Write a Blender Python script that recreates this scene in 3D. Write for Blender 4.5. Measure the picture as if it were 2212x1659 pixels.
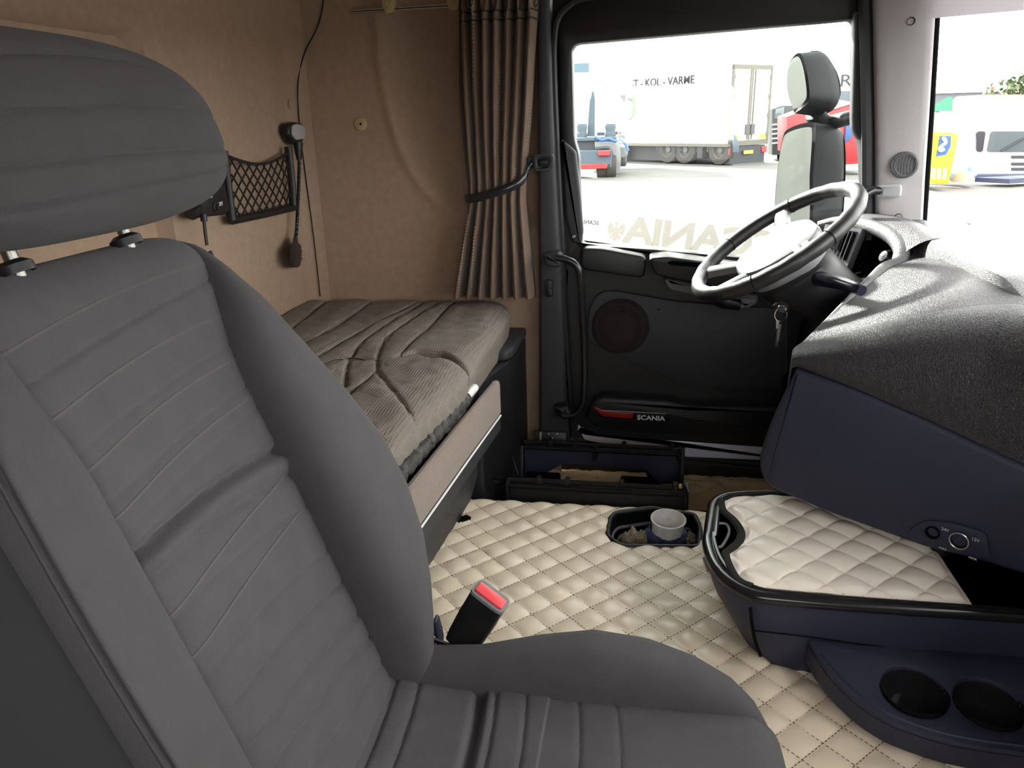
import bpy, bmesh, math, random
import numpy as np
from mathutils import Vector, Matrix, noise, geometry

for o in list(bpy.data.objects): bpy.data.objects.remove(o)
scene = bpy.context.scene
COL = scene.collection
random.seed(7)

# ------------------------------------------------------------------ camera
F_PX, W, H = 1650.0, 2212, 1659
YAW, PIT, ROLL = math.radians(10), math.radians(19.2), 0.030
CAM = np.array([0.0, 0.0, 1.0])
fw = np.array([-math.sin(YAW)*math.cos(PIT), math.cos(YAW)*math.cos(PIT), -math.sin(PIT)])
r0 = np.array([math.cos(YAW), math.sin(YAW), 0.0]); u0 = np.cross(r0, fw)
rt = r0*math.cos(ROLL) - u0*math.sin(ROLL); up = u0*math.cos(ROLL) + r0*math.sin(ROLL)
cd = bpy.data.cameras.new('camera'); cam = bpy.data.objects.new('camera', cd); COL.objects.link(cam)
cd.sensor_width = 36.0; cd.sensor_fit = 'HORIZONTAL'; cd.lens = F_PX/W*36.0; cd.clip_start = 0.02; cd.clip_end = 500
cam.matrix_world = Matrix(((rt[0], up[0], -fw[0], CAM[0]), (rt[1], up[1], -fw[1], CAM[1]), (rt[2], up[2], -fw[2], CAM[2]), (0, 0, 0, 1)))
scene.camera = cam

# ------------------------------------------------------------------ sky, sun, exposure
world = bpy.data.worlds.new('sky'); scene.world = world; world.use_nodes = True
bg = world.node_tree.nodes['Background']; bg.inputs[0].default_value = (1.0, 0.985, 0.965, 1); bg.inputs[1].default_value = 5.0
sd = bpy.data.lights.new('sun', 'SUN'); sd.energy = 18.0; sd.angle = math.radians(4.0); sd.color = (1.0, 0.95, 0.88)
sun = bpy.data.objects.new('sun', sd); COL.objects.link(sun)
sun.rotation_euler = Vector((0.51, -0.70, -0.50)).to_track_quat('-Z', 'Y').to_euler()
vs = scene.view_settings
vs.view_transform = 'Standard'; vs.look = 'None'; vs.gamma = 1.0; vs.use_curve_mapping = False; vs.exposure = 0.85

# ------------------------------------------------------------------ pixel -> point helpers (point on a plane of the cab)
def ray(x, y): return fw + rt*(x-W/2)/F_PX - up*(y-H/2)/F_PX
def onX(x, y, X): d = ray(x, y); return CAM + d*(X-CAM[0])/d[0]
def onY(x, y, Y): d = ray(x, y); return CAM + d*(Y-CAM[1])/d[1]
def onZ(x, y, Z): d = ray(x, y); return CAM + d*(Z-CAM[2])/d[2]
def sm(a, b, t):
    t = min(1, max(0, (t-a)/(b-a))); return t*t*(3-2*t)
def table(tab, x):                                   # smooth interpolation in a table of (x, a, b, ...)
    xs = [r[0] for r in tab]
    return [float(np.interp(x, xs, [r[k] for r in tab])) for k in range(1, len(tab[0]))]
def crom(P, n):                                      # Catmull-Rom through points, n per span
    P = [np.array(p, float) for p in P]; Q = [2*P[0]-P[1]] + P + [2*P[-1]-P[-2]]; out = []
    for i in range(1, len(Q)-2):
        a, b, c, d = Q[i-1:i+3]
        for k in range(n):
            t = k/n; out.append(.5*((2*b)+(c-a)*t+(2*a-5*b+4*c-d)*t*t+(3*b-a-3*c+d)*t**3))
    out.append(P[-1]); return out

# ------------------------------------------------------------------ materials
MATS = {}
def mat(name, col, rough=.5, metal=0., bump=None, var=None, spec=.5, emit=None, sheen=0, coat=0, wave=None):
    if name in MATS: return MATS[name]
    m = bpy.data.materials.new(name); m.use_nodes = True; nt = m.node_tree; N = nt.nodes; L = nt.links
    b = N['Principled BSDF']; b.inputs['Base Color'].default_value = (*col, 1); b.inputs['Roughness'].default_value = rough
    b.inputs['Metallic'].default_value = metal; b.inputs['Specular IOR Level'].default_value = spec
    if sheen: b.inputs['Sheen Weight'].default_value = sheen; b.inputs['Sheen Roughness'].default_value = .5
    if coat: b.inputs['Coat Weight'].default_value = coat; b.inputs['Coat Roughness'].default_value = .1
    if emit: b.inputs['Emission Color'].default_value = (*emit[0], 1); b.inputs['Emission Strength'].default_value = emit[1]
    tc = N.new('ShaderNodeTexCoord')
    if var:
        nz = N.new('ShaderNodeTexNoise'); nz.inputs['Scale'].default_value = var[0]; nz.inputs['Detail'].default_value = 5
        L.new(tc.outputs['Object'], nz.inputs['Vector'])
        mr = N.new('ShaderNodeMapRange'); mr.inputs[1].default_value = .3; mr.inputs[2].default_value = .7
        mr.inputs[3].default_value = 1-var[1]; mr.inputs[4].default_value = 1+var[1]; L.new(nz.outputs[0], mr.inputs[0])
        mx = N.new('ShaderNodeVectorMath'); mx.operation = 'SCALE'; mx.inputs[0].default_value = col
        L.new(mr.outputs[0], mx.inputs['Scale']); L.new(mx.outputs[0], b.inputs['Base Color'])
    hs = None
    if bump:
        nz = N.new('ShaderNodeTexNoise'); nz.inputs['Scale'].default_value = bump[0]; nz.inputs['Detail'].default_value = 3
        L.new(tc.outputs['Object'], nz.inputs['Vector']); hs = (nz.outputs[0], bump[1], bump[2] if len(bump) > 2 else .002)
    if wave:
        v = N.new('ShaderNodeTexVoronoi'); v.inputs['Scale'].default_value = wave[0]; v.feature = 'DISTANCE_TO_EDGE'
        v.inputs['Randomness'].default_value = wave[2] if len(wave) > 2 else 0.0
        L.new(tc.outputs['Object'], v.inputs['Vector']); hs = (v.outputs[0], wave[1], .004)
    if hs:
        bp = N.new('ShaderNodeBump'); bp.inputs['Strength'].default_value = hs[1]; bp.inputs['Distance'].default_value = hs[2]
        L.new(hs[0], bp.inputs['Height']); L.new(bp.outputs[0], b.inputs['Normal'])
    MATS[name] = m; return m
def glass_mat(name, tint, refl):
    m = bpy.data.materials.new(name); m.use_nodes = True; N = m.node_tree.nodes; L = m.node_tree.links
    N.remove(N['Principled BSDF']); t = N.new('ShaderNodeBsdfTransparent'); t.inputs[0].default_value = (*tint, 1)
    g = N.new('ShaderNodeBsdfGlossy'); g.inputs['Roughness'].default_value = .02; g.inputs[0].default_value = (1, 1, 1, 1)
    lw = N.new('ShaderNodeLayerWeight'); pw = N.new('ShaderNodeMath'); pw.operation = 'POWER'; pw.inputs[1].default_value = 5.0; L.new(lw.outputs['Facing'], pw.inputs[0])
    fr = N.new('ShaderNodeMath'); fr.operation = 'MULTIPLY_ADD'; fr.inputs[1].default_value = .9; fr.inputs[2].default_value = refl; L.new(pw.outputs[0], fr.inputs[0])
    mx = N.new('ShaderNodeMixShader'); L.new(fr.outputs[0], mx.inputs[0]); L.new(t.outputs[0], mx.inputs[1]); L.new(g.outputs[0], mx.inputs[2])
    L.new(mx.outputs[0], N['Material Output'].inputs[0]); return m
def film_mat(name, col, cover):                      # etched foil on the window pane: part diffuse, part see-through
    m = bpy.data.materials.new(name); m.use_nodes = True; N = m.node_tree.nodes; L = m.node_tree.links
    N.remove(N['Principled BSDF']); t = N.new('ShaderNodeBsdfTransparent'); t.inputs[0].default_value = (*col, 1)
    d = N.new('ShaderNodeBsdfDiffuse'); d.inputs[0].default_value = (.5, .48, .46, 1); mx = N.new('ShaderNodeMixShader'); mx.inputs[0].default_value = cover
    L.new(t.outputs[0], mx.inputs[1]); L.new(d.outputs[0], mx.inputs[2]); L.new(mx.outputs[0], N['Material Output'].inputs[0]); return m
FELT = mat('beige_felt', (.35, .243, .172), .95, bump=(420, .35), var=(60, .07))
SEAT = mat('grey_seat_cloth', (.056, .0515, .0555), .92, bump=(900, .5), var=(25, .06), sheen=.06)
SEATP = mat('grey_ribbed_cloth', (.062, .057, .062), .92, bump=(700, .5), var=(30, .07), sheen=.06)
QUILT = mat('cream_leatherette', (.84, .715, .55), .36, bump=(300, .12), var=(9, .04))
QUILTM = mat('pale_leatherette', (.92, .83, .73), .34, bump=(300, .12), var=(9, .04))
TAN = mat('tan_leatherette', (.90, .66, .38), .40, bump=(300, .15), var=(10, .06))
THREAD = mat('brown_thread', (.13, .085, .045), .8)
BTHREAD = mat('black_thread', (.02, .018, .015), .8)
WTHREAD = mat('cream_thread', (.72, .62, .46), .8)
DGREY = mat('dark_grey_plastic', (.035, .036, .042), .55, bump=(900, .25), spec=.4)
BLUEP = mat('blue_black_plastic', (.028, .031, .056), .5, bump=(900, .25), spec=.4)
BLACKP = mat('black_plastic', (.010, .010, .012), .45, bump=(700, .15))
SATIN = mat('satin_black', (.014, .014, .016), .22)
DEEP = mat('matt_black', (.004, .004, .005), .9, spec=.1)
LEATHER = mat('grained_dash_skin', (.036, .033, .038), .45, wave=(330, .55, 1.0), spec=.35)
PILLG = mat('pillar_grey_plastic', (.47, .45, .455), .6, bump=(900, .3))
MIDGREY = mat('mid_grey_plastic', (.17, .165, .17), .6, bump=(900, .3))
LIGHTGREY = mat('light_grey_plastic', (.42, .42, .43), .55, bump=(600, .2))
ALU = mat('aluminium', (.62, .60, .56), .35, 1.0)
CHROME = mat('bright_steel', (.75, .75, .76), .18, 1.0)
PAINT = mat('lilac_white_paint', (.80, .82, .98), .25, coat=.5)
BUNK = mat('taupe_quilted_cloth', (.215, .18, .155), .93, wave=(170, .9), var=(5, .07))
CURT = mat('brown_curtain_cloth', (.155, .10, .068), .95, bump=(700, .5), var=(30, .1), sheen=.2)
CARPET = mat('taupe_carpet', (.25, .185, .15), .98, bump=(800, .9), var=(200, .12), sheen=.3)
RED = mat('red_plastic', (.75, .06, .07), .4)
REDR = mat('red_reflector', (.32, .015, .012), .3)
WHITE = mat('white_paint', (.82, .82, .82), .35)
WHITEM = mat('white_marking', (.8, .8, .8), .6)
BEIGEP = mat('beige_plastic', (.42, .34, .17), .5)
CLEARL = mat('clear_lens', (.42, .41, .40), .15, spec=.8)
ENAMEL = mat('grey_enamel', (.85, .83, .80), .3, var=(60, .12))
NAVY = mat('navy_cloth', (.06, .075, .17), .9, bump=(90, 1.0, .01), var=(70, .5))
LINER = mat('matted_felt', (.33, .28, .21), .98, bump=(120, 1.0, .01), var=(50, .45))
def translucent_mat(name, col, k):
    m = bpy.data.materials.new(name); m.use_nodes = True; N = m.node_tree.nodes; L = m.node_tree.links; N.remove(N['Principled BSDF'])
    d = N.new('ShaderNodeBsdfDiffuse'); d.inputs[0].default_value = (*col, 1); t = N.new('ShaderNodeBsdfTranslucent'); t.inputs[0].default_value = (*col, 1)
    mx = N.new('ShaderNodeMixShader'); mx.inputs[0].default_value = k; L.new(d.outputs[0], mx.inputs[1]); L.new(t.outputs[0], mx.inputs[2]); L.new(mx.outputs[0], N['Material Output'].inputs[0]); return m
VISOR = translucent_mat('milky_visor_plastic', (.80, .77, .80), .5)
GLASS = glass_mat('window_glass', (.94, .97, .955), .03)
FILM = film_mat('etched_foil', (.74, .725, .70), .10)

# ------------------------------------------------------------------ mesh helpers
ORG = {}
def merge(parts):
    V, Fc = [], []
    for v, f in parts:
        k = len(V); V += [tuple(p) for p in v]; Fc += [tuple(i+k for i in q) for q in f]
    return V, Fc
def setp(o, label=None, cat=None, group=None, kind=None):
    if label: o['label'] = label
    if cat: o['category'] = cat
    if group: o['group'] = group
    if kind: o['kind'] = kind
    return o
def thing(name, loc, label, cat, group=None, kind=None):
    o = bpy.data.objects.new(name, None); COL.objects.link(o); o.empty_display_size = .05
    o.location = tuple(loc); ORG[o.name] = np.array(loc, float); return setp(o, label, cat, group, kind)
def ob(name, vf, m, parent=None, label=None, cat=None, group=None, kind=None, smooth=True, angle=38):
    if isinstance(vf, list): vf = merge(vf)
    A = np.array([tuple(p) for p in vf[0]], float)
    lo, hi = A.min(0), A.max(0); org = (lo+hi)/2
    if parent is None: org[2] = lo[2]
    me = bpy.data.meshes.new(name); me.from_pydata((A-org).tolist(), [], [tuple(f) for f in vf[1]]); me.materials.append(m)
    bm = bmesh.new(); bm.from_mesh(me); bmesh.ops.recalc_face_normals(bm, faces=bm.faces); bm.to_mesh(me); bm.free()
    if smooth:
        me.polygons.foreach_set('use_smooth', [len(p.vertices) == 4 for p in me.polygons]); me.set_sharp_from_angle(angle=math.radians(angle))
    o = bpy.data.objects.new(name, me); COL.objects.link(o); ORG[o.name] = org
    if parent is not None: o.parent = parent; o.location = tuple(org-ORG[parent.name])
    else: o.location = tuple(org)
    return setp(o, label, cat, group, kind)
def copy_mesh(src, name, world_loc, parent=None, rot=None):
    o = src.copy(); o.name = name; COL.objects.link(o); ORG[o.name] = np.array(world_loc, float)
    o.parent = parent; o.location = tuple(np.array(world_loc)-(ORG[parent.name] if parent is not None else 0))
    if rot is not None: o.rotation_euler = rot
    return o
def bm_out(bm):
    bm.verts.index_update(); r = ([tuple(v.co) for v in bm.verts], [tuple(v.index for v in f.verts) for f in bm.faces]); bm.free(); return r
def box(x0, x1, y0, y1, z0, z1, b=0., seg=2, T=None):
    bm = bmesh.new(); bmesh.ops.create_cube(bm, size=1)
    for v in bm.verts: v.co = Vector(((x0+x1)/2+v.co.x*(x1-x0), (y0+y1)/2+v.co.y*(y1-y0), (z0+z1)/2+v.co.z*(z1-z0)))
    if b: bmesh.ops.bevel(bm, geom=bm.edges[:], offset=b, segments=seg, affect='EDGES', profile=.5)
    if T is not None:
        for v in bm.verts: v.co = Vector(T(*v.co))
    return bm_out(bm)
def frame(o, ex, ey, ez):                            # local (a,b,c) -> world
    o, ex, ey, ez = [np.array(q, float) for q in (o, ex, ey, ez)]
    return lambda a, b, c: o+ex*a+ey*b+ez*c
def unit(v): v = np.array(v, float); return v/np.linalg.norm(v)
def prism(outer, holes, T, h0, h1, b=0., seg=2):     # polygon (with holes) in T's first two axes, from h0 to h1
    loops = [outer]+list(holes); flat = [p for l in loops for p in l]
    tris = geometry.tessellate_polygon([[Vector((p[0], p[1], 0)) for p in l] for l in loops])
    bm = bmesh.new(); lo = [bm.verts.new((p[0], p[1], h0)) for p in flat]; hi = [bm.verts.new((p[0], p[1], h1)) for p in flat]
    if not holes:
        bm.faces.new(lo); bm.faces.new(hi[::-1])
    else:
        for t in tris:
            try: bm.faces.new([lo[i] for i in t]); bm.faces.new([hi[i] for i in t[::-1]])
            except ValueError: pass
    k = 0
    for l in loops:
        n = len(l)
        for i in range(n):
            a, c = k+i, k+(i+1) % n; bm.faces.new((lo[a], lo[c], hi[c], hi[a]))
        k += n
    bmesh.ops.recalc_face_normals(bm, faces=bm.faces)
    if b:
        es = [e for e in bm.edges if len(e.link_faces) == 2 and e.calc_face_angle(0) > 1.2 and abs(e.verts[0].co.z-e.verts[1].co.z) < 1e-6]
        bmesh.ops.bevel(bm, geom=es, offset=b, segments=seg, affect='EDGES', profile=.5)
    for v in bm.verts: v.co = Vector(T(*v.co))
    return bm_out(bm)
def rnd(poly, r, n=5):                               # round polygon corners; r a number or a list
    out = []; N = len(poly)
    for i, p in enumerate(poly):
        p = np.array(p, float); a = np.array(poly[i-1], float); c = np.array(poly[(i+1) % N], float)
        rr = r[i] if isinstance(r, (list, tuple)) else r
        la, lc = np.linalg.norm(a-p), np.linalg.norm(c-p); d = min(rr, la*.49, lc*.49)
        if d <= 1e-6: out.append(tuple(p)); continue
        A, Cc = p+(a-p)/la*d, p+(c-p)/lc*d
        for k in range(n+1):
            t = k/n; out.append(tuple((1-t)**2*A+2*t*(1-t)*p+t*t*Cc))
    return out
def tube(path, r, n=10, closed=False, caps=True, flat=1.0, upv=None):
    P = [np.array(p, float) for p in path]; N = len(P); V = []; Fc = []
    prev = np.array(upv if upv is not None else (0.123, .456, .881), float)
    for i in range(N):
        a = P[(i-1) % N] if closed or i else P[0]; b = P[(i+1) % N] if closed or i < N-1 else P[-1]
        t = unit(b-a); s = np.cross(prev, t); s = unit(s if np.linalg.norm(s) > 1e-6 else np.cross((1, 0, 0), t)); v = np.cross(t, s)
        if upv is None: prev = v
        rr = r(i/(N-1)) if callable(r) else (r[i] if isinstance(r, (list, tuple)) else r)
        for k in range(n):
            q = 2*math.pi*k/n; V.append(P[i]+s*math.cos(q)*rr+v*math.sin(q)*rr*flat)
    for i in range(N if closed else N-1):
        for k in range(n):
            a = i*n+k; b = i*n+(k+1) % n; c = ((i+1) % N)*n+(k+1) % n; d = ((i+1) % N)*n+k; Fc.append((a, b, c, d))
    if caps and not closed: Fc += [tuple(range(n))[::-1], tuple(range((N-1)*n, N*n))]
    return V, Fc
def lathe(prof, o, axis=(0, 0, 1), n=24, wob=None):
    az = unit(axis); ax = unit(np.cross(az, (.3, .9, .31))); ay = np.cross(az, ax); V = []; Fc = []; m = len(prof)
    for k in range(n):
        q = 2*math.pi*k/n
        for i, (r, z) in enumerate(prof):
            w = wob(q, z) if wob else 1.0
            V.append(np.array(o, float)+(ax*math.cos(q)+ay*math.sin(q))*r*w+az*z)
    for k in range(n):
        for i in range(m-1):
            a = k*m+i; b = ((k+1) % n)*m+i; Fc.append((a, b, b+1, a+1))
    return V, Fc
def ring_torus(c, R, r, axis, n=32, k=10):
    az = unit(axis); ax = unit(np.cross(az, (.3, .9, .31))); ay = np.cross(az, ax)
    return tube([np.array(c)+(ax*math.cos(2*math.pi*i/n)+ay*math.sin(2*math.pi*i/n))*R for i in range(n)], r, k, closed=True)
def grid(fn, nu, nv, skip=None):
    V = [fn(i/nu, j/nv) for j in range(nv+1) for i in range(nu+1)]; Fc = []
    for j in range(nv):
        for i in range(nu):
            if skip and skip((i+.5)/nu, (j+.5)/nv): continue
            a = j*(nu+1)+i; Fc.append((a, a+1, a+nu+2, a+nu+1))
    return V, Fc
def loft(rings, caps=True):
    V = []; Fc = []; n = len(rings[0]); m = len(rings)
    for R in rings: V += list(R)
    for j in range(m-1):
        for i in range(n):
            a = j*n+i; b = j*n+(i+1) % n; Fc.append((a, b, b+n, a+n))
    if caps: Fc += [tuple(range(n))[::-1], tuple(range((m-1)*n, m*n))]
    return V, Fc
def sup(th, a, b, e=.7):
    c, s = math.cos(th), math.sin(th); return a*math.copysign(abs(c)**e, c), b*math.copysign(abs(s)**e, s)
def text(s, size, o, ex, ey, ext=.0006, align='LEFT', bold=0., space=1.0, shear=0.):
    cu = bpy.data.curves.new('t', 'FONT'); cu.body = s; cu.size = size; cu.extrude = ext; cu.align_x = align; cu.offset = bold
    cu.space_character = space; cu.shear = shear; cu.resolution_u = 3
    t = bpy.data.objects.new('t', cu); COL.objects.link(t); dg = bpy.context.evaluated_depsgraph_get(); me = bpy.data.meshes.new_from_object(t.evaluated_get(dg))
    ex, ey = np.array(ex, float), np.array(ey, float); ez = unit(np.cross(ex, ey)); o = np.array(o, float)
    V = [o+ex*v.co.x+ey*v.co.y+ez*v.co.z for v in me.vertices]; Fc = [tuple(p.vertices) for p in me.polygons]
    bpy.data.objects.remove(t); bpy.data.curves.remove(cu); bpy.data.meshes.remove(me); return V, Fc
def pbox(c, ex, ey, ez, sa, sb, sc, b=0., seg=2):    # box centred at c with axes and sizes
    return box(-sa/2, sa/2, -sb/2, sb/2, -sc/2, sc/2, b, seg, frame(c, unit(ex), unit(ey), unit(ez)))
def XZ(Y): return lambda a, b, c: np.array((a, Y+c, b))          # polygon in X,Z; height along +Y
def XY(Z): return lambda a, b, c: np.array((a, b, Z+c))
def pxY(pts, Y): return [(onY(x, y, Y)[0], onY(x, y, Y)[2]) for x, y in pts]
def pxZ(pts, Z): return [tuple(onZ(x, y, Z)[:2]) for x, y in pts]
def segd(p, a, b):
    ax, ay = a; bx, by = b; dx, dy = bx-ax, by-ay; L2 = dx*dx+dy*dy
    t = max(0, min(1, ((p[0]-ax)*dx+(p[1]-ay)*dy)/L2)) if L2 else 0; return math.hypot(p[0]-ax-t*dx, p[1]-ay-t*dy)
def polyd(p, line): return min(segd(p, line[i], line[i+1]) for i in range(len(line)-1))
def inside(p, poly):
    r = False; j = len(poly)-1
    for i in range(len(poly)):
        (xi, yi), (xj, yj) = poly[i], poly[j]
        if (yi > p[1]) != (yj > p[1]) and p[0] < (xj-xi)*(p[1]-yi)/(yj-yi)+xi: r = not r
        j = i
    return r
def quilt_h(x, y, amp, ox=-.145, oy=1.326, per=.0693, ang=0.):  # padded squares, lines at 45 degrees
    a = (x-ox)+(y-oy); b = (x-ox)-(y-oy)
    sa = abs(math.sin(math.pi*a/per)); sb = abs(math.sin(math.pi*b/per)); return amp*(sa*sb)**.42
def quilt_stitch(x0, x1, y0, y1, zf, keep, ox=-.145, oy=1.326, per=.0693, L=.0048, gap=.0030, w=.0007):
    parts = []
    for s in (1, -1):
        k0 = int(math.floor(((x0-ox)+min(s*(y0-oy), s*(y1-oy)))/per))-1; k1 = int(math.ceil(((x1-ox)+max(s*(y0-oy), s*(y1-oy)))/per))+1
        for k in range(k0, k1+1):
            x = x0
            while x < x1:
                y = oy+s*(k*per-(x-ox)); xm, ym = x, y
                if y0 < ym < y1 and keep(xm, ym):
                    d = unit((1, -s, 0)); e = np.array((d[1], -d[0], 0)); c = np.array((xm, ym, zf(xm, ym)+.0003))
                    a, b = c-d*L/2, c+d*L/2; t = np.array((0, 0, .0007))
                    parts.append(([a-e*w, a+e*w, b+e*w, b-e*w, a*.5+b*.5+t], [(0, 1, 4), (1, 2, 4), (2, 3, 4), (3, 0, 4)]))
                x += (L+gap)/math.sqrt(2)
    return merge(parts)
def clip_grid(fn, x0, x1, y0, y1, nx, ny, poly):        # height field cut cleanly along a polygon
    P = [(x0+(x1-x0)*i/nx, y0+(y1-y0)*j/ny) for j in range(ny+1) for i in range(nx+1)]; In = [inside(p, poly) for p in P]; Fc = []; used = set()
    for j in range(ny):
        for i in range(nx):
            a = j*(nx+1)+i; q = (a, a+1, a+nx+2, a+nx+1)
            if sum(In[k] for k in q) >= 2: Fc.append(q); used.update(q)
    n = len(poly)
    for k in used:
        if not In[k]:
            best = None
            for i in range(n):
                (ax, ay), (bx, by) = poly[i], poly[(i+1) % n]; dx, dy = bx-ax, by-ay; L2 = dx*dx+dy*dy or 1e-12
                t = max(0, min(1, ((P[k][0]-ax)*dx+(P[k][1]-ay)*dy)/L2)); c = (ax+t*dx, ay+t*dy); d = math.hypot(P[k][0]-c[0], P[k][1]-c[1])
                if best is None or d < best[0]: best = (d, c)
            P[k] = best[1]
    ids = sorted(used); mp = {k: i for i, k in enumerate(ids)}
    return [fn(*P[k]) for k in ids], [tuple(mp[k] for k in q) for q in Fc]
# ------------------------------------------------------------------ the cab shell
WY = 2.05                                            # inner face of the driver's side
gear_hole = rnd(pxZ([(1312, 1160), (1318, 1122), (1330, 1110), (1360, 1106), (1408, 1099), (1440, 1106), (1500, 1114), (1513, 1145), (1510, 1184), (1340, 1182)], .15), .012, 3)
tun = [(-.62, .42), (.95, .42), (.95, 1.605), (-.62, 1.605)]
gin = [((p[0]-.03)*.97+.03, (p[1]-1.49)*.97+1.49) for p in gear_hole]
ob('floor', [box(-.95, 1.05, -.14, 2.10, -.05, 0), prism(tun, [gin], XY(0), 0.0, .138)], DEEP, kind='structure', label='dark cab floor with raised engine tunnel', smooth=False)
# back wall with a shallow moulded panel behind the seats
def bw(u, v):
    y = -.14+u*2.19; z = .0+v*1.7
    d = max(y-1.415, z-1.165, -(y-.2), -(z-.62)); q = math.hypot(max(0, y-1.375), max(0, z-1.125)) if (y > 1.375 and z > 1.125) else None
    d = (q-.04) if q is not None else d
    x = -.935-.028*(1-sm(-.004, .018, d))
    if y > 2.0: x = -.935+.05-math.sqrt(max(0, .05**2-(min(y, 2.05)-2.0)**2))
    return (x, y, z)
ob('wall_back', grid(bw, 219, 120), FELT, kind='structure', label='beige felt back wall of the sleeper cab')
# driver's side wall with its curved recess
rec = [tuple(p) for p in crom(pxY([(800, -160), (815, -20), (828, 60), (836, 150), (856, 250), (890, 345), (935, 408), (1000, 450), (1090, 478), (1180, 492)], WY), 6)]
def recd(x, z): return polyd((x, z), rec)
recp = rec+[(-.0, rec[-1][1]), (-.0, 1.9), (rec[0][0], 1.9)]
def sw(u, v):
    x = -.886+u*.666; z = 0+v*1.7
    d = recd(x, z)*(1 if inside((x, z), recp) else -1)
    y = WY+.050*sm(-.020, .060, d)-.008*math.exp(-((d+.012)/.018)**2)
    return (x, y, z)
ob('wall_left', grid(sw, 120, 170), FELT, kind='structure', label='beige felt side wall beside the bunk with a curved moulded recess')
ob('trim_1', tube([p for p in crom([onY(x, y, 2.036 if y > 150 else 2.046) for x, y in [(692, 640), (676, 500), (660, 380), (648, 280), (643, 200), (648, 150), (662, 105), (684, 62), (696, 20), (700, -30)]], 5)], .0014, 6), DEEP, kind='structure', label='thin dark seam line between the back and side wall linings')
ob('ceiling', box(-.97, 1.0, -.14, 2.1, 1.60, 1.64), FELT, kind='structure', label='beige cab headlining', smooth=False)
# unseen passenger side wall; its opening is sized for the light it lets in
ob('wall_right', prism([(-.97, 0), (1.0, 0), (1.0, 1.62), (-.97, 1.62)], [rnd([(-.16, .76), (.46, .76), (.44, 1.14), (-.14, 1.14)], .05)], XZ(-.19), 0, .05), DGREY, kind='structure', label='dark unseen passenger side wall, its opening sized to limit the light')
# front bulkhead and windscreen, curved in plan
def wsx(y): return 1.02-.34*(abs(y-.93)/1.05)**5
ob('wall_front', grid(lambda u, v: (wsx(-.14+u*2.15)+.02, -.14+u*2.15, v*.62), 40, 4), DGREY, kind='structure', label='dark bulkhead below the windscreen')
wspane = grid(lambda u, v: (wsx(-.06+u*1.97)-.06*v, -.06+u*1.97, .60+v*.76), 40, 8)
ob('window_2', wspane, GLASS, kind='structure', label='curved windscreen pane')
ob('trim_2', grid(lambda u, v: (wsx(-.12+u*2.10)-.065-.03*v, -.12+u*2.10, 1.345+v*.27), 40, 6), FELT, kind='structure', label='lining above the windscreen')

ob('trim_4', [box(-.26, -.195, 2.085, 2.12, -.05, 1.7), box(-.26, -.05, 2.085, 2.12, -.05, .60), box(-.32, .9, 2.062, 2.12, -.06, .10), box(-.32, .9, 2.10, 2.13, 1.30, 1.7), box(.60, .80, 2.08, 2.12, -.05, .72)], BLACKP, kind='structure', label='black outer body edge round the driver door opening', smooth=False)
# dark B-pillar cover
bp = pxY([(1166, 960), (1166, 600), (1163, 300), (1160, -60), (1160, -330), (1192, -330), (1190, 60), (1196, 250), (1208, 480), (1216, 600), (1228, 960)], 2.01)
bpo = ob('trim_3', prism(bp, [], XZ(1.99), 0, .07, .012, 3), DGREY, kind='structure', label='dark grey B-pillar cover between curtain and door')
ob('seal', tube(crom([onY(x, y, 2.02) for x, y in [(1238, 930), (1226, 760), (1215, 560), (1203, 330), (1196, 150), (1197, 80), (1205, 40), (1228, 12), (1270, -6), (1420, -22), (1640, -50), (1890, -80)]], 5), .009, 8), BLACKP, bpo)
ob('belt_clip', [prism(rnd(pxY([(1177, 604), (1193, 604), (1195, 640), (1180, 640)], 1.985), .006), [], XZ(1.975), 0, .02, .004), prism(rnd(pxY([(1181, 622), (1193, 622), (1194, 638), (1183, 638)], 1.975), .003), [], XZ(1.968), 0, .01, .002)], BLACKP, bpo)

# ------------------------------------------------------------------ driver's door
door = thing('door_1', (.2, 2.05, .08), 'black driver door with window, armrest and white painted lower edge', None, kind='structure')
ob('door_panel', prism(pxY([(1232, 505), (1250, 528), (1420, 540), (1640, 560), (1960, 590), (1960, 985), (1640, 965), (1400, 948), (1290, 938), (1252, 920), (1240, 880), (1225, 640)], 2.04), [], XZ(2.04), 0, .04), BLACKP, door)
win_in = rnd(pxY([(1237, 97), (1843, 44), (1842, 268), (1856, 306), (1866, 470), (1872, 592), (1640, 566), (1258, 526), (1252, 330), (1242, 300)], 2.05), [.02, .012, .01, .01, 0, 0, 0, .012, .02, .02])
win_out = rnd(pxY([(1200, -2), (1960, -75), (1960, 600), (1640, 578), (1258, 540), (1232, 520), (1212, 330)], 2.03), [.07, 0, 0, 0, 0, .02, .02])
ob('window_frame', prism(win_out, [win_in], XZ(2.035), 0, .05, .008), BLACKP, door)
ob('frame_trim', prism(rnd(pxY([(1212, 300), (1228, 312), (1244, 328), (1254, 420), (1260, 500), (1256, 526), (1236, 524), (1222, 470)], 2.02), .006), [], XZ(2.015), 0, .03, .008, 3), DGREY, door)
ob('frame_pad', prism(rnd(pxY([(1846, 20), (1888, 20), (1886, 262), (1878, 276), (1868, 306), (1852, 300), (1841, 280), (1840, 250)], 2.01), .008), [], XZ(2.005), 0, .04, .012, 3), DGREY, door)
ob('screw', lathe([(0, -.003), (.004, -.003), (.006, 0), (.006, .004)], onY(1239, 511, 2.012), (0, 1, 0), 12), CHROME, door)
pane = ob('window_pane', prism([(p[0]*1.0, p[1]) for p in pxY([(1225, 80), (1870, 20), (1885, 610), (1640, 580), (1240, 540)], 2.07)], [], XZ(2.075), 0, .004), GLASS, door, smooth=False)
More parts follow.
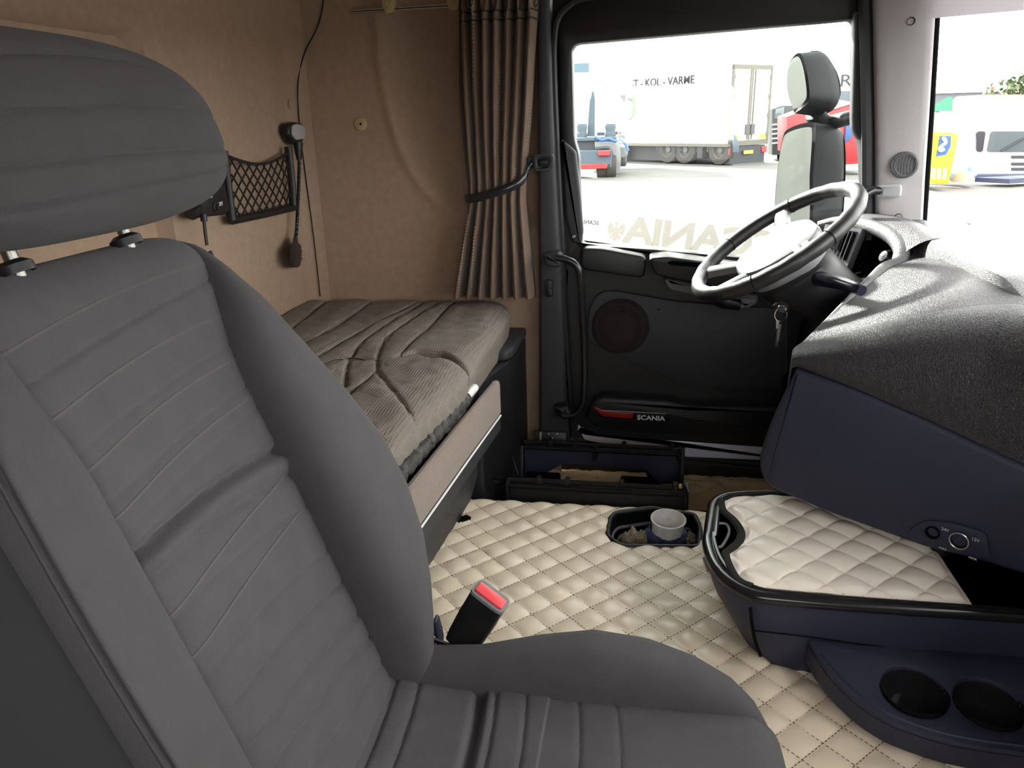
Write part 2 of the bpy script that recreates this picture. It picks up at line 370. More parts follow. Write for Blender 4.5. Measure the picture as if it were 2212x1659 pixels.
# etched foil on the pane, mirrored because it reads from outside
e0, e1 = onY(1356, 520, 2.068), onY(1640, 551, 2.068); ex = unit(e1-e0); ey = unit(np.cross((0, -1, 0), ex)); ey = ey if ey[2] > 0 else -ey
ob('window_lettering', text('SCANIA', .094, onY(1662, 556, 2.0735), -ex*1.20, ey*1.0, .0003, bold=.0035, space=.94), FILM, pane, label='mirrored white SCANIA lettering')
ob('window_lettering', text('SCANIA', .014, onY(1293, 486, 2.0735), -ex, ey, .0002, bold=.0004, space=1.0), mat('grey_print', (.25, .25, .25), .8), pane, label='tiny mirrored SCANIA print')
eo = onY(1330, 503, 2.0735); s = .00118
eag = [(0, 22), (3, 24), (5, 21), (3, 18), (3, 13), (6, 10), (7, 17), (12, 22), (17, 23), (16, 19), (19, 18), (17, 14), (20, 12), (18, 8), (20, 5), (17, 3), (18, -1), (15, -2), (14, -6), (11, -4), (7, -1), (10, -8), (14, -12), (10, -13), (11, -17), (7, -14), (5, -10), (4, -16), (6, -20), (2, -18), (0, -23)]
eag = eag+[(-x, y) for x, y in eag[::-1][1:-1]]
ob('window_emblem', prism(eag, [], frame(eo, ex*s*1.05, ey*s, (0, 1, 0)), 0, .0004), FILM, pane, label='pale spread eagle emblem', smooth=False)
ob('window_emblem', [prism(rnd([(-9+k*0, -5), (-2, -5), (-2, 5), (-9, 5)], 2), [rnd([(-8, -4), (-3, -4), (-3, 4), (-8, 4)], 1)], frame(onY(1296, 494, 2.0735), ex*.0011, ey*.0009, (0, 1, 0)), 0, .0004) for k in range(1)], FILM, pane, smooth=False)
# belt line, armrest and grips
ob('belt_pad', prism(rnd(pxY([(1256, 534), (1300, 535), (1398, 553), (1392, 600), (1255, 580)], 2.0), .018), [], XZ(1.985), 0, .06, .007, 3), BLACKP, door)
arm = ob('armrest', prism(rnd(pxY([(1400, 556), (1440, 552), (1560, 568), (1720, 590), (1712, 628), (1560, 622), (1415, 592)], 1.97), [.012, .01, 0, .01, .012, 0, .014]), [], XZ(1.955), 0, .09, .006, 3), BLACKP, door)
ob('switch_slot', prism(rnd(pxY([(1440, 566), (1452, 560), (1536, 566), (1560, 572), (1540, 578), (1452, 572)], 1.965), .004), [], XZ(1.951), 0, .012, .003), DEEP, arm)
ob('door_handle', prism(rnd(pxY([(1432, 600), (1490, 610), (1600, 632), (1640, 636), (1638, 655), (1612, 668), (1580, 660), (1500, 638), (1445, 626)], 2.0), .012), [rnd(pxY([(1566, 652), (1576, 648), (1598, 648), (1602, 656), (1580, 660)], 2.0), .003)], XZ(1.995), 0, .05, .01, 3), MIDGREY, door)
# speaker panel, map pocket, badge
spk = ob('speaker_panel', prism(rnd(pxY([(1268, 700), (1272, 668), (1290, 634), (1320, 626), (1460, 650), (1700, 668), (1700, 840), (1480, 838), (1420, 808), (1270, 738)], 2.03), .02), [], XZ(2.026), 0, .02, .006), DGREY, door)
ob('speaker_grille', lathe([(.078, .0), (.074, -.006), (.06, -.010), (.03, -.013), (0, -.014)], onY(1340, 705, 2.026), (0, 1, 0), 28), mat('speaker_mesh', (.02, .012, .014), .8, wave=(260, .9)), spk)

for px in ((1306, 647), (1425, 667)):
    ob('screw', lathe([(0, -.004), (.004, -.003), (.004, .002)], onY(*px, 2.026), (0, 1, 0), 10), BLACKP, spk)
pk = ob('map_pocket', prism(rnd(pxY([(1283, 860), (1300, 853), (1440, 862), (1480, 873), (1700, 878), (1700, 944), (1400, 934), (1290, 924), (1262, 900)], 2.0), .012), [], XZ(1.985), 0, .06, .012, 3), BLACKP, door)
ob('badge_plate', prism(rnd(pxY([(1276, 874), (1300, 884), (1440, 892), (1452, 906), (1440, 911), (1300, 902)], 1.985), .004), [], XZ(1.981), 0, .01, .002), SATIN, pk)
ob('reflector', prism(rnd(pxY([(1278, 878), (1300, 886), (1368, 892), (1366, 904), (1302, 899)], 1.98), .003), [], XZ(1.978), 0, .006, .001), REDR, pk, label='red reflector strip')
b0, b1 = onY(1376, 906, 1.977), onY(1436, 909, 1.977); bx = unit(b1-b0)
ob('badge_lettering', text('SCANIA', .0185, b0, bx*1.15, (0, 0, 1), .0005, bold=.0005), WHITEM, pk, label='white SCANIA lettering')
ob('painted_edge', prism(rnd(pxY([(1247, 922), (1262, 934), (1320, 940), (1400, 946), (1640, 962), (1800, 972), (1800, 1010), (1640, 996), (1465, 988), (1340, 968), (1262, 952)], 2.045), .008), [], XZ(2.045), 0, .03, .008, 3), PAINT, door, label='lilac white painted lower door edge')
for L_, Y_, r_ in (([(1440, 992), (1640, 1005), (1820, 1014)], 2.03, .008), ([(1470, 1000), (1640, 1014), (1820, 1024)], 2.01, .006)):
    ob('sill_strip', tube([onY(x, y, Y_) for x, y in L_], r_, 8), BLACKP, door)
# grab handle from pillar to sill
gh = thing('grab_handle', onY(1216, 890, 1.97), 'black tubular grab handle bent down beside the driver door', 'grab handle')
ob('bar', tube(crom([onY(x, y, 1.955) for x, y in [(1198, 556), (1228, 562), (1246, 575), (1254, 600), (1259, 680), (1263, 780), (1262, 840), (1258, 876), (1240, 896), (1215, 898)]], 5), .0095, 10), SATIN, gh)
ob('mount', prism(rnd(pxY([(1174, 548), (1208, 542), (1216, 552), (1214, 574), (1200, 578), (1178, 570)], 1.965), .006), [], XZ(1.950), 0, .045, .010, 3), DGREY, gh)
ob('mount', prism(rnd(pxY([(1196, 876), (1226, 872), (1236, 890), (1230, 906), (1204, 896)], 1.965), .006), [], XZ(1.950), 0, .045, .010, 3), BLACKP, gh)

# ------------------------------------------------------------------ A-pillar
def apf(a, b, c): return np.array((a, 1.96-(a-.55)*.35+c, b))
def pxA(pts):
    out = []
    for x, y in pts:
        d = ray(x, y); n = np.array((.35, 1, 0)); t = ((np.array((.55, 1.96, 0))-CAM)@n)/(d@n); P = CAM+d*t; out.append((P[0], P[2]))
    return out
ap = thing('pillar_cover', (.6, 1.95, .7), 'light grey A-pillar cover with a round speaker beside the windscreen', 'pillar cover')
rows = [((1896, 512), (1996, 520)), ((1895, 380), (2003, 390)), ((1893, 250), (2012, 260)), ((1891, 120), (2020, 130)), ((1890, 0), (2028, 0)), ((1886, -160), (2044, -160)), ((1884, -330), (2060, -330))]
def prow(l, r_):
    (a0, z0), (a1, z1) = pxA([l])[0], pxA([r_])[0]
    return [apf(a0+(a1-a0)*u, z0+(z1-z0)*u, c) for u, c in [(0, .05), (0, .016), (.03, .006), (.09, .001), (.2, 0), (.5, -.004), (.8, 0), (.91, .001), (.97, .006), (1, .016), (1, .05)]]
ob('panel', loft([prow(*q) for q in rows]), PILLG, ap)
def aPt(x, y, off=0): q = pxA([(x, y)])[0]; return apf(q[0], q[1], off)
an = unit((-.35, -1, 0))
ob('door_seal', tube([aPt(x, y, .02) for x, y in [(1880, 520), (1880, 300), (1876, 100), (1872, -60), (1868, -330)]], .015, 8), BLACKP, ap)
so = ob('speaker', lathe([(.030, .0), (.030, .004), (.027, .009), (.0235, .009), (.023, .0075), (0, .0085)], aPt(1953, 356, -.003), an, 28), mat('speaker_disc', (.12, .12, .125), .6, wave=(500, .8)), ap)
ob('ring', ring_torus(aPt(1953, 356, -.011), .023, .0014, an, 28, 6), MIDGREY, so)
for px in ((1968, 46), (1941, 469)):
    ob('screw', lathe([(.009, .002), (.0085, .005), (.006, .002), (.0055, .0005), (.002, .0005), (.0015, -.001)], aPt(*px), an, 16), DGREY, ap)
hd = ob('handle_mount', prism(rnd(pxA([(1896, 399), (1940, 396), (1944, 402), (1942, 422), (1934, 426), (1894, 424)]), .004), [], apf, -.022, .01, .006, 3), LIGHTGREY, ap)
ob('grip', tube([aPt(1902, 411, -.012), aPt(1880, 410, -.02), aPt(1858, 416, -.04), aPt(1846, 440, -.05)], .010, 10), SATIN, ap)
ob('frit_edge', tube([aPt(x, y, .02) for x, y in [(2000, 520), (2018, 260), (2034, 0), (2062, -300)]], .006, 8), DEEP, ap)
# folded sun visor over the windscreen
sv = thing('sun_visor', (.82, 1.0, 1.2), 'pale grey sun visor rail above the windscreen', 'sun visor')
vpts = crom([(.580, 1.89, 0), (.655, 1.85, 0), (.74, 1.80, 0), (.80, 1.70, 0), (.84, 1.5, 0), (.85, 1.2, 0), (.85, .1, 0)], 5)
ob('visor_board', loft([[p+np.array((d, d*.6, z)) for d, z in [(0, 1.172), (-.006, 1.18), (-.006, 1.31), (.006, 1.31), (.006, 1.18)]] for p in vpts]), VISOR, sv)
ob('visor_rod', tube([p+np.array((.012, .008, 1.30)) for p in vpts], .007, 8), LIGHTGREY, sv)
# ------------------------------------------------------------------ quilted floor covers
def tz(x, y):
    e = sm(1.555, 1.625, y); return .150-.055*e*e
def tq(u, v):
    x = -.50+u*1.32; y = .40+v*1.23
    qh = quilt_h(x, y, 1.0); z = tz(x, y)+qh*(.0085*(.75+.5*noise.noise((x*9, y*9, 1.3)))+.0018*noise.noise((x*26, y*26, 0)))
    if y > 1.60: z -= 0
    return (x, y, z)
slot = pxZ([(985, 1128), (992, 1116), (1006, 1114), (1019, 1122), (1006, 1131), (990, 1134)], .15)
mq = thing('quilted_tunnel_cover', (0, 1.2, .14), 'cream diamond-quilted leatherette cover on the engine tunnel beside the bunk', 'floor cover')
ob('cover', grid(tq, 330, 308, skip=lambda u, v: inside((-.50+u*1.32, .40+v*1.23), gear_hole) or inside((-.50+u*1.32, .40+v*1.23), slot)), QUILT, mq)
ob('stitching', quilt_stitch(-.48, .80, .62, 1.61, lambda x, y: tz(x, y)+.0018, lambda x, y: not inside((x, y), gear_hole)), THREAD, mq, kind='stuff')
ob('tear_slot', prism(slot, [], XY(.142), -.003, .003), DEEP, mq, smooth=False)
fq = thing('footwell_mat', (.1, 1.85, 0), 'tan diamond-quilted leatherette mat in the driver footwell', 'floor mat')
ob('mat', grid(lambda u, v: (lambda x, y: (x, y, .004+quilt_h(x, y, .005, .13, 1.98)))(-.45+u*1.2, 1.61+v*.45), 200, 90), TAN, fq)
ob('stitching', quilt_stitch(-.44, .74, 1.62, 2.05, lambda x, y: .0045, lambda x, y: True, .13, 1.98, w=.0009, gap=.0015), BTHREAD, fq, kind='stuff')

# gear lever stump in its opening
gl = thing('gear_lever_opening', (*np.mean(gear_hole, 0), .0), 'black-rimmed opening in the quilted cover where the gear lever was', 'floor opening')
ring = [np.array((*p, .152)) for p in gear_hole]
ob('rim', tube(ring, .0060, 10, closed=True), BLACKP, gl)
gi2 = [((p[0]-.03)*.93+.03, (p[1]-1.49)*.93+1.49) for p in gear_hole]
ob('well', [(lambda R: loft([[np.array((*p, .150)) for p in gi2], [np.array((p[0], p[1], .055)) for p in gi2]], False))(0), prism(gi2, [], XY(.045), 0, .01)], DEEP, gl)
ob('inner_lip', tube([np.array((*p, .118)) for p in gi2], .004, 8, closed=True), MIDGREY, gl)
gc = onZ(1437, 1178, .10); gcx, gcy = gc[0], gc[1]
st = thing('gear_lever_stump', (gcx, gcy, .05), 'grey enamelled steel collar wrapped in navy cloth inside the floor opening', 'gear lever')
ob('collar', lathe([(.034, .085), (.034, .118), (.0375, .121), (.038, .1245), (.035, .1255), (.0325, .122), (.0322, .07)], (gcx, gcy, .05), (.03, -.10, 1), 40), ENAMEL, st)
ob('bolt', lathe([(0, .004), (.004, .004), (.0055, 0), (.0055, -.006)], np.array((gcx-.006, gcy+.029, .152)), (0, -1, .1), 12), SATIN, st)
ob('hole', lathe([(0, .0012), (.0038, .001), (.0048, 0), (.0048, -.004)], np.array((gcx+.001, gcy-.0345, .146)), (0, -1, .05), 12), mat('copper_hole', (.25, .09, .03), .5), st)
ob('cloth_wrap', lathe([(.052, .0), (.053, .04), (.050, .060), (.047, .076), (.042, .088), (.0345, .096)], (gcx, gcy, .05), (0, -.05, 1), 64, lambda q, z: 1+.09*noise.noise((math.cos(q)*3, math.sin(q)*3, z*60))+.03*math.sin(z*420+3*math.sin(q*2))), NAVY, st)
def lump(c, a, b, h, seed):
    return grid(lambda u, v: (lambda t, r: np.array(c)+np.array((math.cos(t)*a*r, math.sin(t)*b*r, h*math.sqrt(max(0, 1-r*r))*(1+.22*noise.noise((math.cos(t)*r*4+seed, math.sin(t)*r*4, seed))))))(u*2*math.pi, v), 36, 12)
ob('insulation', [lump((gcx-.065, gcy-.012, .055), .055, .036, .085, 1.5), lump((gcx-.04, gcy+.02, .055), .045, .03, .065, 4.2)], LINER, st, label='matted grey-brown felt')
ob('insulation', lump((gcx+.055, gcy-.01, .055), .035, .03, .080, 7.7), LINER, st)

# ------------------------------------------------------------------ bunk
bk = thing('bunk', (-.6, 1.3, .14), 'taupe carpeted bunk front over a dark grey base panel', 'bunk')
fp = [(.15, -.385, .455), (.6, -.372, .448), (1.073, -.357, .440), (1.35, -.335, .440), (1.595, -.314, .440)]
def front(y): return table(fp, y)
ob('front_panel', loft([[np.array(p) for p in [(front(y)[0]+dx, y, front(y)[1]+dz) for dx, dz in [(-.014, -.078), (-.014, -.004), (-.010, .002), (-.003, .004), (.003, .001), (.005, -.006), (.005, -.072), (.002, -.078)]]] for y in np.linspace(.975, 1.595, 16)]), CARPET, bk)
ob('piping', tube([(front(y)[0]+.005, y, front(y)[1]-.080) for y in np.linspace(.975, 1.593, 14)], .0022, 6), WHITEM, bk)
ob('lower_panel', loft([[np.array(p) for p in [(front(y)[0]+dx, y, front(y)[1]+dz) for dx, dz in [(-.03, -.083), (.004, -.083), (.004, -.115), (-.010, -.135), (-.03, -.135)]]] for y in np.linspace(.975, 1.592, 10)]), DGREY, bk)
bx0 = lambda y: front(y)[0]-.042
ob('base_panel', loft([[np.array(p) for p in [(bx0(y)-.3, y, .30), (bx0(y), y, .305), (bx0(y)-.004, y, .22), (bx0(y)-.03, y, .135), (bx0(y)-.3, y, .135)]] for y in (.975, 1.15, 1.3, 1.5, 1.56)]), DGREY, bk)
ob('edge_strip', tube([onX(985, 1158, -.383), onX(966, 1195, -.392), onX(945, 1238, -.396)], .0024, 6), ALU, bk)
ob('lock_pin', [tube([onY(1056, 932, 1.55), onY(1060, 944, 1.55), onY(1066, 950, 1.55)], .0025, 6)], CHROME, bk)
rod = [np.array((front(y)[0]-.024, y, front(y)[1]+.018)) for y in np.linspace(.985, 1.52, 90)]
gs = thing('bunk_edge_roll', rod[0], 'gathered black fabric sleeve round a rod along the bunk edge', 'sleeve')
ob('sleeve', tube(rod[8:76], lambda t: .0135*(1+.16*math.sin(t*190)+.12*math.sin(t*73+1)+.25*noise.noise((t*30, 2, 3))), 14), mat('black_gathered_cloth', (.05, .048, .045), .6, bump=(90, 1., .006)), gs)
ob('rod', [tube([rod[0], rod[9]], .008, 10)], CHROME, gs)
ob('rod_end', tube([rod[76], rod[86]], .009, 12), WHITE, gs)
# mattress
MT = .530
seams = [[tuple(onZ(x, y, MT)[:2]) for x, y in L] for L in [
    [(580, 745), (716, 637)], [(640, 752), (740, 690), (822, 635)], [(679, 769), (800, 700), (929, 637)], [(744, 830), (749, 785), (765, 752), (790, 728), (847, 691), (929, 641)],
    [(814, 801), (814, 773), (826, 736), (847, 715), (929, 662), (995, 631)], [(859, 769), (888, 736), (929, 699), (970, 658), (1010, 632)],
    [(700, 895), (744, 851), (814, 801)], [(814, 803), (847, 842), (888, 883), (925, 928)], [(670, 795), (744, 769), (814, 773), (863, 769)], [(820, 935), (850, 985)]]]
slit = [tuple(onZ(x, y, MT)[:2]) for x, y in [(862, 768), (900, 758), (940, 763), (975, 775), (1045, 790)]]
def mfront(y):
    if y > 1.46: return table([(1.46, -.347), (1.55, -.344), (1.75, -.338), (1.93, -.338), (1.99, -.352), (2.03, -.395)], y)[0]
    return table([(.15, -.43), (.7, -.405), (.938, -.388), (1.176, -.368), (1.35, -.345), (1.42, -.338), (1.46, -.350)], y)[0]
NM = 120
def mtop(x, y):
    fr = mfront(y); z = MT
    dmin = min(polyd((x, y), s) for s in seams); z -= .005*math.exp(-(dmin/.004)**2)+.003*math.exp(-(dmin/.018)**2)
    ds = polyd((x, y), slit); z -= .040*math.exp(-(ds/(.006+.008*math.exp(-((x+.42)/.05)**2)))**2)
    if y < 1.46: z += .006*sm(-.52, -.40, x)*sm(1.30, 1.43, y)
    z += .006*noise.noise((x*13, y*5, .3))+.003*noise.noise((x*30, y*24, 2.2))
    z += .003*noise.noise(((x+y)*22, (x-y)*5, 5.5))*sm(1.6, 1.3, y)
    return z
def mpt(u, v):
    y = .97+1.065*v; fr = mfront(y); x0 = -.925
    if u < .92:
        t = u/.92; x = x0+(fr-x0)*t; d = fr-x; z = mtop(x, y)
        r = .055; q = max(0, r-d)/r; z -= .030*(1-math.sqrt(max(0, 1-q*q)))
        qe = max(0, .05-(2.035-y))/.05; z -= .022*(1-math.sqrt(max(0, 1-qe*qe)))
        return (x, y, z)
    t = (u-.92)/.08; z = mtop(fr, y)-.030-.075*t
    return (fr-.012*t, y, z)
ms = thing('mattress', (-.6, 1.4, .42), 'taupe waffle-weave quilted bunk mattress with a slit in its front edge', 'mattress')
ob('cover', grid(mpt, 160, 240), BUNK, ms)

for L in seams:
    q = [np.array((*p[:2], 0)) for p in crom([(x, y, 0) for x, y in L], 8)]
    ob('seam', tube([np.array((p[0], p[1], mtop(p[0], p[1])+.0004)) for p in q if p[0] < mfront(p[1])-.02 and p[1] < 2.0], .0012, 5), mat('dark_brown_thread', (.03, .022, .016), .9), ms)
ob('slit_shade', tube([np.array((*p, MT-.018)) for p in crom([np.array(q) for q in slit[:4]], 5)], .0075, 8, flat=.6), mat('slit_shade_brown', (.035, .022, .016), .95), ms)  # added dark strip: the shade inside the slit put into its colour
ob('underside', prism([(-.925, .975), (-.40, .975), (-.36, 1.3), (-.36, 2.03), (-.925, 2.03)], [], XY(.40), 0, .075, .01), BLACKP, ms)
# dark end cabinet by the pillar
cb = thing('bunk_end_cabinet', (-.36, 1.86, 0), 'dark grey plastic cabinet at the bunk end below the curtain', 'cabinet')
ob('body', prism(rnd([(-.62, 1.62), (-.36, 1.62), (-.335, 1.74), (-.318, 1.80), (-.314, 2.03), (-.62, 2.03)], .012), [], XY(0), 0.0, .425, .006), BLACKP, cb)
ob('lid', prism(rnd([(-.40, 1.79), (-.328, 1.79), (-.316, 1.82), (-.312, 2.03), (-.40, 2.03)], .012), [], XY(.425), 0.0, .026, .008, 3), DGREY, cb)

# ------------------------------------------------------------------ bare mounting frame of the driver's seat
sf = thing('seat_mounting_frame', (-.11, 1.79, 0), 'bare black steel mounting frame where the driver seat was, on the footwell floor', 'seat frame')
YF, YR = 1.67, 1.90
fl = lambda x, y, Y: onY(x, y, Y)
xa, xb = -.306, .112
rearp = [(xa, .150), (xb, .152), (xb+.004, .055), (xb-.08, .050), (.06, .052), (.02, .095), (-.20, .100), (-.255, .062), (xa, .055)]
ob('rear_plate', prism(rearp, [], XZ(YR), 0, .012, .003), BLUEP, sf)
ob('front_plate', prism([(xa, .10), (xa, .150), (xb, .146), (xb, .02), (xa, .02)], [], XZ(YF), 0, .012, .003), BLACKP, sf)
def rail(Y, z):
    return [tube([(xa, Y+.002, z), (-.15, Y+.002, z-.001), (.0, Y+.002, z-.002), (xb, Y+.002, z-.003)], .0065, 8), tube([(xa, Y-.012, z-.010), (-.1, Y-.013, z-.012), (xb, Y-.012, z-.013)], .0055, 8)]
ob('rear_rail', rail(YR, .160), SATIN, sf); ob('front_rail', rail(YF, .160), SATIN, sf)
for Y in (YF, YR):
    for k, x in enumerate((-.235, -.165, -.035, .092)):
        ob('clip', box(x-.006, x+.006, Y-.010, Y+.012, .155, .171, .002, 1), BLACKP, sf)
ob('latch', box(-.118, -.104, YR-.016, YR, .118, .158, .002, 1), SATIN, sf)
ob('end_plate', prism([(YF-.01, .02), (YF-.01, .155), (YF+.02, .165), (YF+.035, .11), (YR-.03, .06), (YR-.01, .165), (YR+.02, .16), (YR+.02, .02)], [], lambda a, b, c: np.array((xb+.002+c, a, b)), 0, .010, .002), BLACKP, sf)
ob('end_plate', prism([(YF-.01, .02), (YF-.01, .15), (YF+.02, .155), (YF+.035, .09), (YR-.03, .06), (YR, .15), (YR+.02, .02)], [], lambda a, b, c: np.array((xa-.012+c, a, b)), 0, .010, .002), BLACKP, sf)
ob('strut', tube([onY(1092, 955, 1.86), onY(1102, 975, 1.83), onY(1110, 1000, 1.76), onY(1119, 1026, 1.70)], [.005, .006, .004, .002], 8), CHROME, sf)
ob('hook', tube(crom([onY(x, y, 1.665) for x, y in [(1085, 1033), (1070, 1032), (1064, 1038), (1078, 1042)]], 4), .0022, 6), SATIN, sf)
ob('corner_bracket', [tube(crom([onY(x, y, 1.885) for x, y in [(1452, 972), (1464, 974), (1468, 984), (1463, 994)]], 4), .0045, 8)], SATIN, sf)
ob('corner_bracket', [tube(crom([onY(x, y, 1.655) for x, y in [(1462, 1046), (1476, 1050), (1481, 1064), (1480, 1092)]], 4), .0050, 8)], SATIN, sf)
ob('brass_nut', lathe([(0, .004), (.005, .004), (.006, 0), (.006, -.004)], onY(1470, 1050, 1.652), (0, -1, 0), 6), mat('brass', (.55, .36, .12), .4, 1.0), sf)
for x0, x1 in ((-.30, -.205), (-.042, .05)): ob('floor_box', box(x0, x1, 1.72, 1.89, .012, .080, .006), DEEP, sf)

# small control plate on the sill by the pillar
cp = thing('sill_control_plate', onY(1185, 950, 1.95), 'small black control plate with white lettering on the sill by the door pillar', 'control plate')
cpf = frame(onY(1185, 944, 1.955), (1, 0, 0), (0, .35, .94), (0, -.94, .35))
ob('plate', prism(rnd([(-.042, -.018), (.05, -.018), (.05, .016), (-.042, .016)], .006), [], cpf, -.03, 0, .003), BLACKP, cp)
ob('lettering', text('SCANIA', .0085, cpf(-.020, -.014, .0006), (0, .33, .88), (-.95, 0, 0), .0002), WHITEM, cp)
for x, y, m in ((.0, .009, WHITEM), (.012, -.002, WHITEM), (.024, .010, WHITEM), (.036, .010, REDR)):
    ob('marking', prism([(x-.0016, y-.0016), (x+.0016, y-.0016), (x+.0016, y+.0016), (x-.0016, y+.0016)], [], cpf, .0, .0006), m, cp, smooth=False)

# ------------------------------------------------------------------ curtain, rail, tie-back
cu = thing('curtain', (-.38, 1.98, .545), 'brown pleated sleeper curtain with cream stitch lines, gathered by a black strap', 'curtain')
ced = [(1.285, 985, 1170), (1.18, 986, 1163), (1.05, 990, 1153), (.93, 998, 1143), (.845, 1005, 1138), (.80, 1006, 1137), (.72, 995, 1145), (.62, 982, 1155), (.547, 973, 1164)]
def cedge(z):
    zs = [r[0] for r in ced][::-1]; l = np.interp(z, zs, [r[1] for r in ced][::-1]); r_ = np.interp(z, zs, [r[2] for r in ced][::-1]); return l, r_
def xat(px, z):                                      # X of a pixel column at height z on the curtain plane
    y = 620.0
    for _ in range(6):
        P = onY(px, y, 1.975); y += (P[2]-z)*900*.9
    return onY(px, y, 1.975)[0]
cx = {round(z, 3): [xat(p, z) for p in cedge(z)] for z in np.linspace(.547, 1.29, 61)}
def cpt(u, v):
    zi = .547+(1.29-.547)*(1-v); zk = sorted(cx); l = np.interp(zi, zk, [cx[k][0] for k in zk]); r_ = np.interp(zi, zk, [cx[k][1] for k in zk])
    ph = .9*math.sin(zi*5)+.5*noise.noise((u*3, zi*4, 1)); n = 7.5
    w = u+.022*math.sin(2*math.pi*1.6*u+1)+.014*math.sin(2*math.pi*n*u*.5+zi*4)
    tie = math.exp(-((zi-.815)/.10)**2); amp = .020+.010*sm(1.0, .56, zi)-.007*tie+.006*sm(1.15, 1.28, zi)
    a = 2*math.pi*n*w+ph; f = math.sin(a)+.25*math.sin(2*a+1.1)+.5*noise.noise((u*9, zi*3, 4))
    if zi > 1.225: f += .9*math.sin(2*math.pi*22*u)*sm(1.225, 1.26, zi)*.6
    y = 1.975+amp*f-.012*(1-(2*u-1)**2)
    return (l+(r_-l)*w+.004*math.cos(a), y, zi-.006*math.sin(a)*sm(.62, .56, zi)*.6)
cloth = ob('cloth', grid(cpt, 240, 90), CURT, cu)
sp = []
for u, v0, v1 in ((.10, .70, 1.), (.27, .02, .34), (.24, .74, .99), (.37, .45, .97), (.46, .45, .99), (.545, .25, .62), (.66, .12, .5), (.70, .6, .98), (.80, .55, .98), (.955, .28, .55)):
    n = int((v1-v0)*90)
    for k in range(n):
        v = v0+(v1-v0)*k/n; a = np.array(cpt(u, v)); b = np.array(cpt(u, v+.0042)); o = np.array((0, -.0012, 0)); e = np.array((.0008, 0, 0))
        sp.append(([a-e, a+e, b+e, b-e, (a+b)/2+o*1.6], [(0, 1, 4), (1, 2, 4), (2, 3, 4), (3, 0, 4)]))
ob('stitching', merge(sp), WTHREAD, cu, kind='stuff')
for dv in (0, .05, .075): ob('header_tape', tube([cpt(u, .02+dv) for u in np.linspace(.0, 1, 90)], .0022, 6), mat('header_tape', (.03, .027, .022), .9), cu)
for u in (.06, .26, .42, .60, .78, .94):
    c = np.array(cpt(u, .045)); ob('loop', tube(crom([c+np.array(q) for q in [(-.004, -.004, .018), (-.005, -.008, -.004), (0, -.009, -.014), (.005, -.008, -.004), (.004, -.004, .018)]], 4), .0013, 6), MATS['header_tape'], cu)
tb = thing('curtain_strap', onY(1080, 410, 1.94), 'black elastic strap round the curtain, clipped to the door pillar', 'strap')
ob('band', (lambda P: grid(lambda u, v: P[min(len(P)-1, int(round(u*(len(P)-1))))]+np.array((0, -.003*math.sin(v*math.pi), (.5-v)*.022)), 40, 4))(crom([onY(x, y, Y) for x, y, Y in [(1004, 428, 1.985), (1008, 430, 1.955), (1030, 427, 1.938), (1060, 419, 1.930), (1095, 408, 1.932), (1120, 396, 1.94), (1136, 382, 1.955), (1142, 364, 1.965), (1150, 352, 1.968)]], 5)), SATIN, tb)
ob('buckle', prism(rnd(pxY([(1152, 333), (1194, 332), (1198, 340), (1196, 362), (1188, 371), (1154, 370)], 1.97), .006), [rnd(pxY([(1160, 344), (1184, 341), (1189, 347), (1184, 359), (1163, 359)], 1.97), .004)], XZ(1.960), 0, .02, .004, 2), DGREY, tb)
ob('buckle_core', prism(rnd(pxY([(1164, 347), (1181, 345), (1185, 349), (1181, 356), (1165, 356)], 1.972), .003), [], XZ(1.968), 0, .012, .002), BLACKP, tb)
ob('tongue', prism(rnd(pxY([(1138, 339), (1156, 338), (1156, 362), (1140, 360)], 1.972), .003), [], XZ(1.968), 0, .008, .002), DGREY, tb)
cr = thing('curtain_rail', onY(960, 10, 2.0), 'aluminium curtain rail along the top of the side wall', 'curtain rail')
ob('rail', pbox((onY(760, 25, 2.01)+onY(1190, -2, 2.01))/2, onY(1190, -2, 2.01)-onY(760, 25, 2.01), (0, 1, 0), np.cross(onY(1190, -2, 2.01)-onY(760, 25, 2.01), (0, 1, 0)), np.linalg.norm(onY(1190, -2, 2.01)-onY(760, 25, 2.01)), .010, .010, .002, 1), ALU, cr)
ob('groove', tube([onY(760, 25, 2.003), onY(1190, -2, 2.003)], .0012, 6), DGREY, cr)
for px, py in ((840, 10), (980, 4)):
    c = onY(px, py, 2.005)
    ob('rail_hook', [prism(rnd([(-.016, .012), (.020, .016), (.018, -.004), (.012, -.020), (-.008, -.022), (-.014, -.004)], .006), [], frame(c, (1, 0, 0), (0, 0, 1), (0, 1, 0)), -.012, .012, .004), lathe([(0, -.016), (.004, -.016), (.005, -.012)], c, (0, 1, 0), 10)], BEIGEP, cr)
pl = thing('wall_plug', onY(779, 268, 2.02), 'small round beige plug in the felt side wall left of the curtain', 'wall plug')
ob('disc', lathe([(0, -.004), (.004, -.004), (.012, -.003), (.0165, -.001), (.017, .004)], onY(779, 268, 2.046), (0, 1, 0), 24), BEIGEP, pl)
ob('hole', lathe([(0, -.0012), (.003, -.001), (.003, .003)], onY(779, 268, 2.042), (0, 1, 0), 12), DEEP, pl)
for k, (px, py, w, lb) in enumerate(((627, 225, 12, 'faint round plug cover pressed into the felt above the reading lamp'), (1000-346, 550, 13, 'faint round plug cover low on the felt wall beside the lamp head'))):
    c = onX(px, py, -.93); ob('plug_cover', lathe([(0, .0015), (.011, .0015), (.0125, .0004), (.0125, -.002)], c+np.array((.002, 0, 0)), (1, 0, 0), 22), FELT, None, lb, 'wall plug')

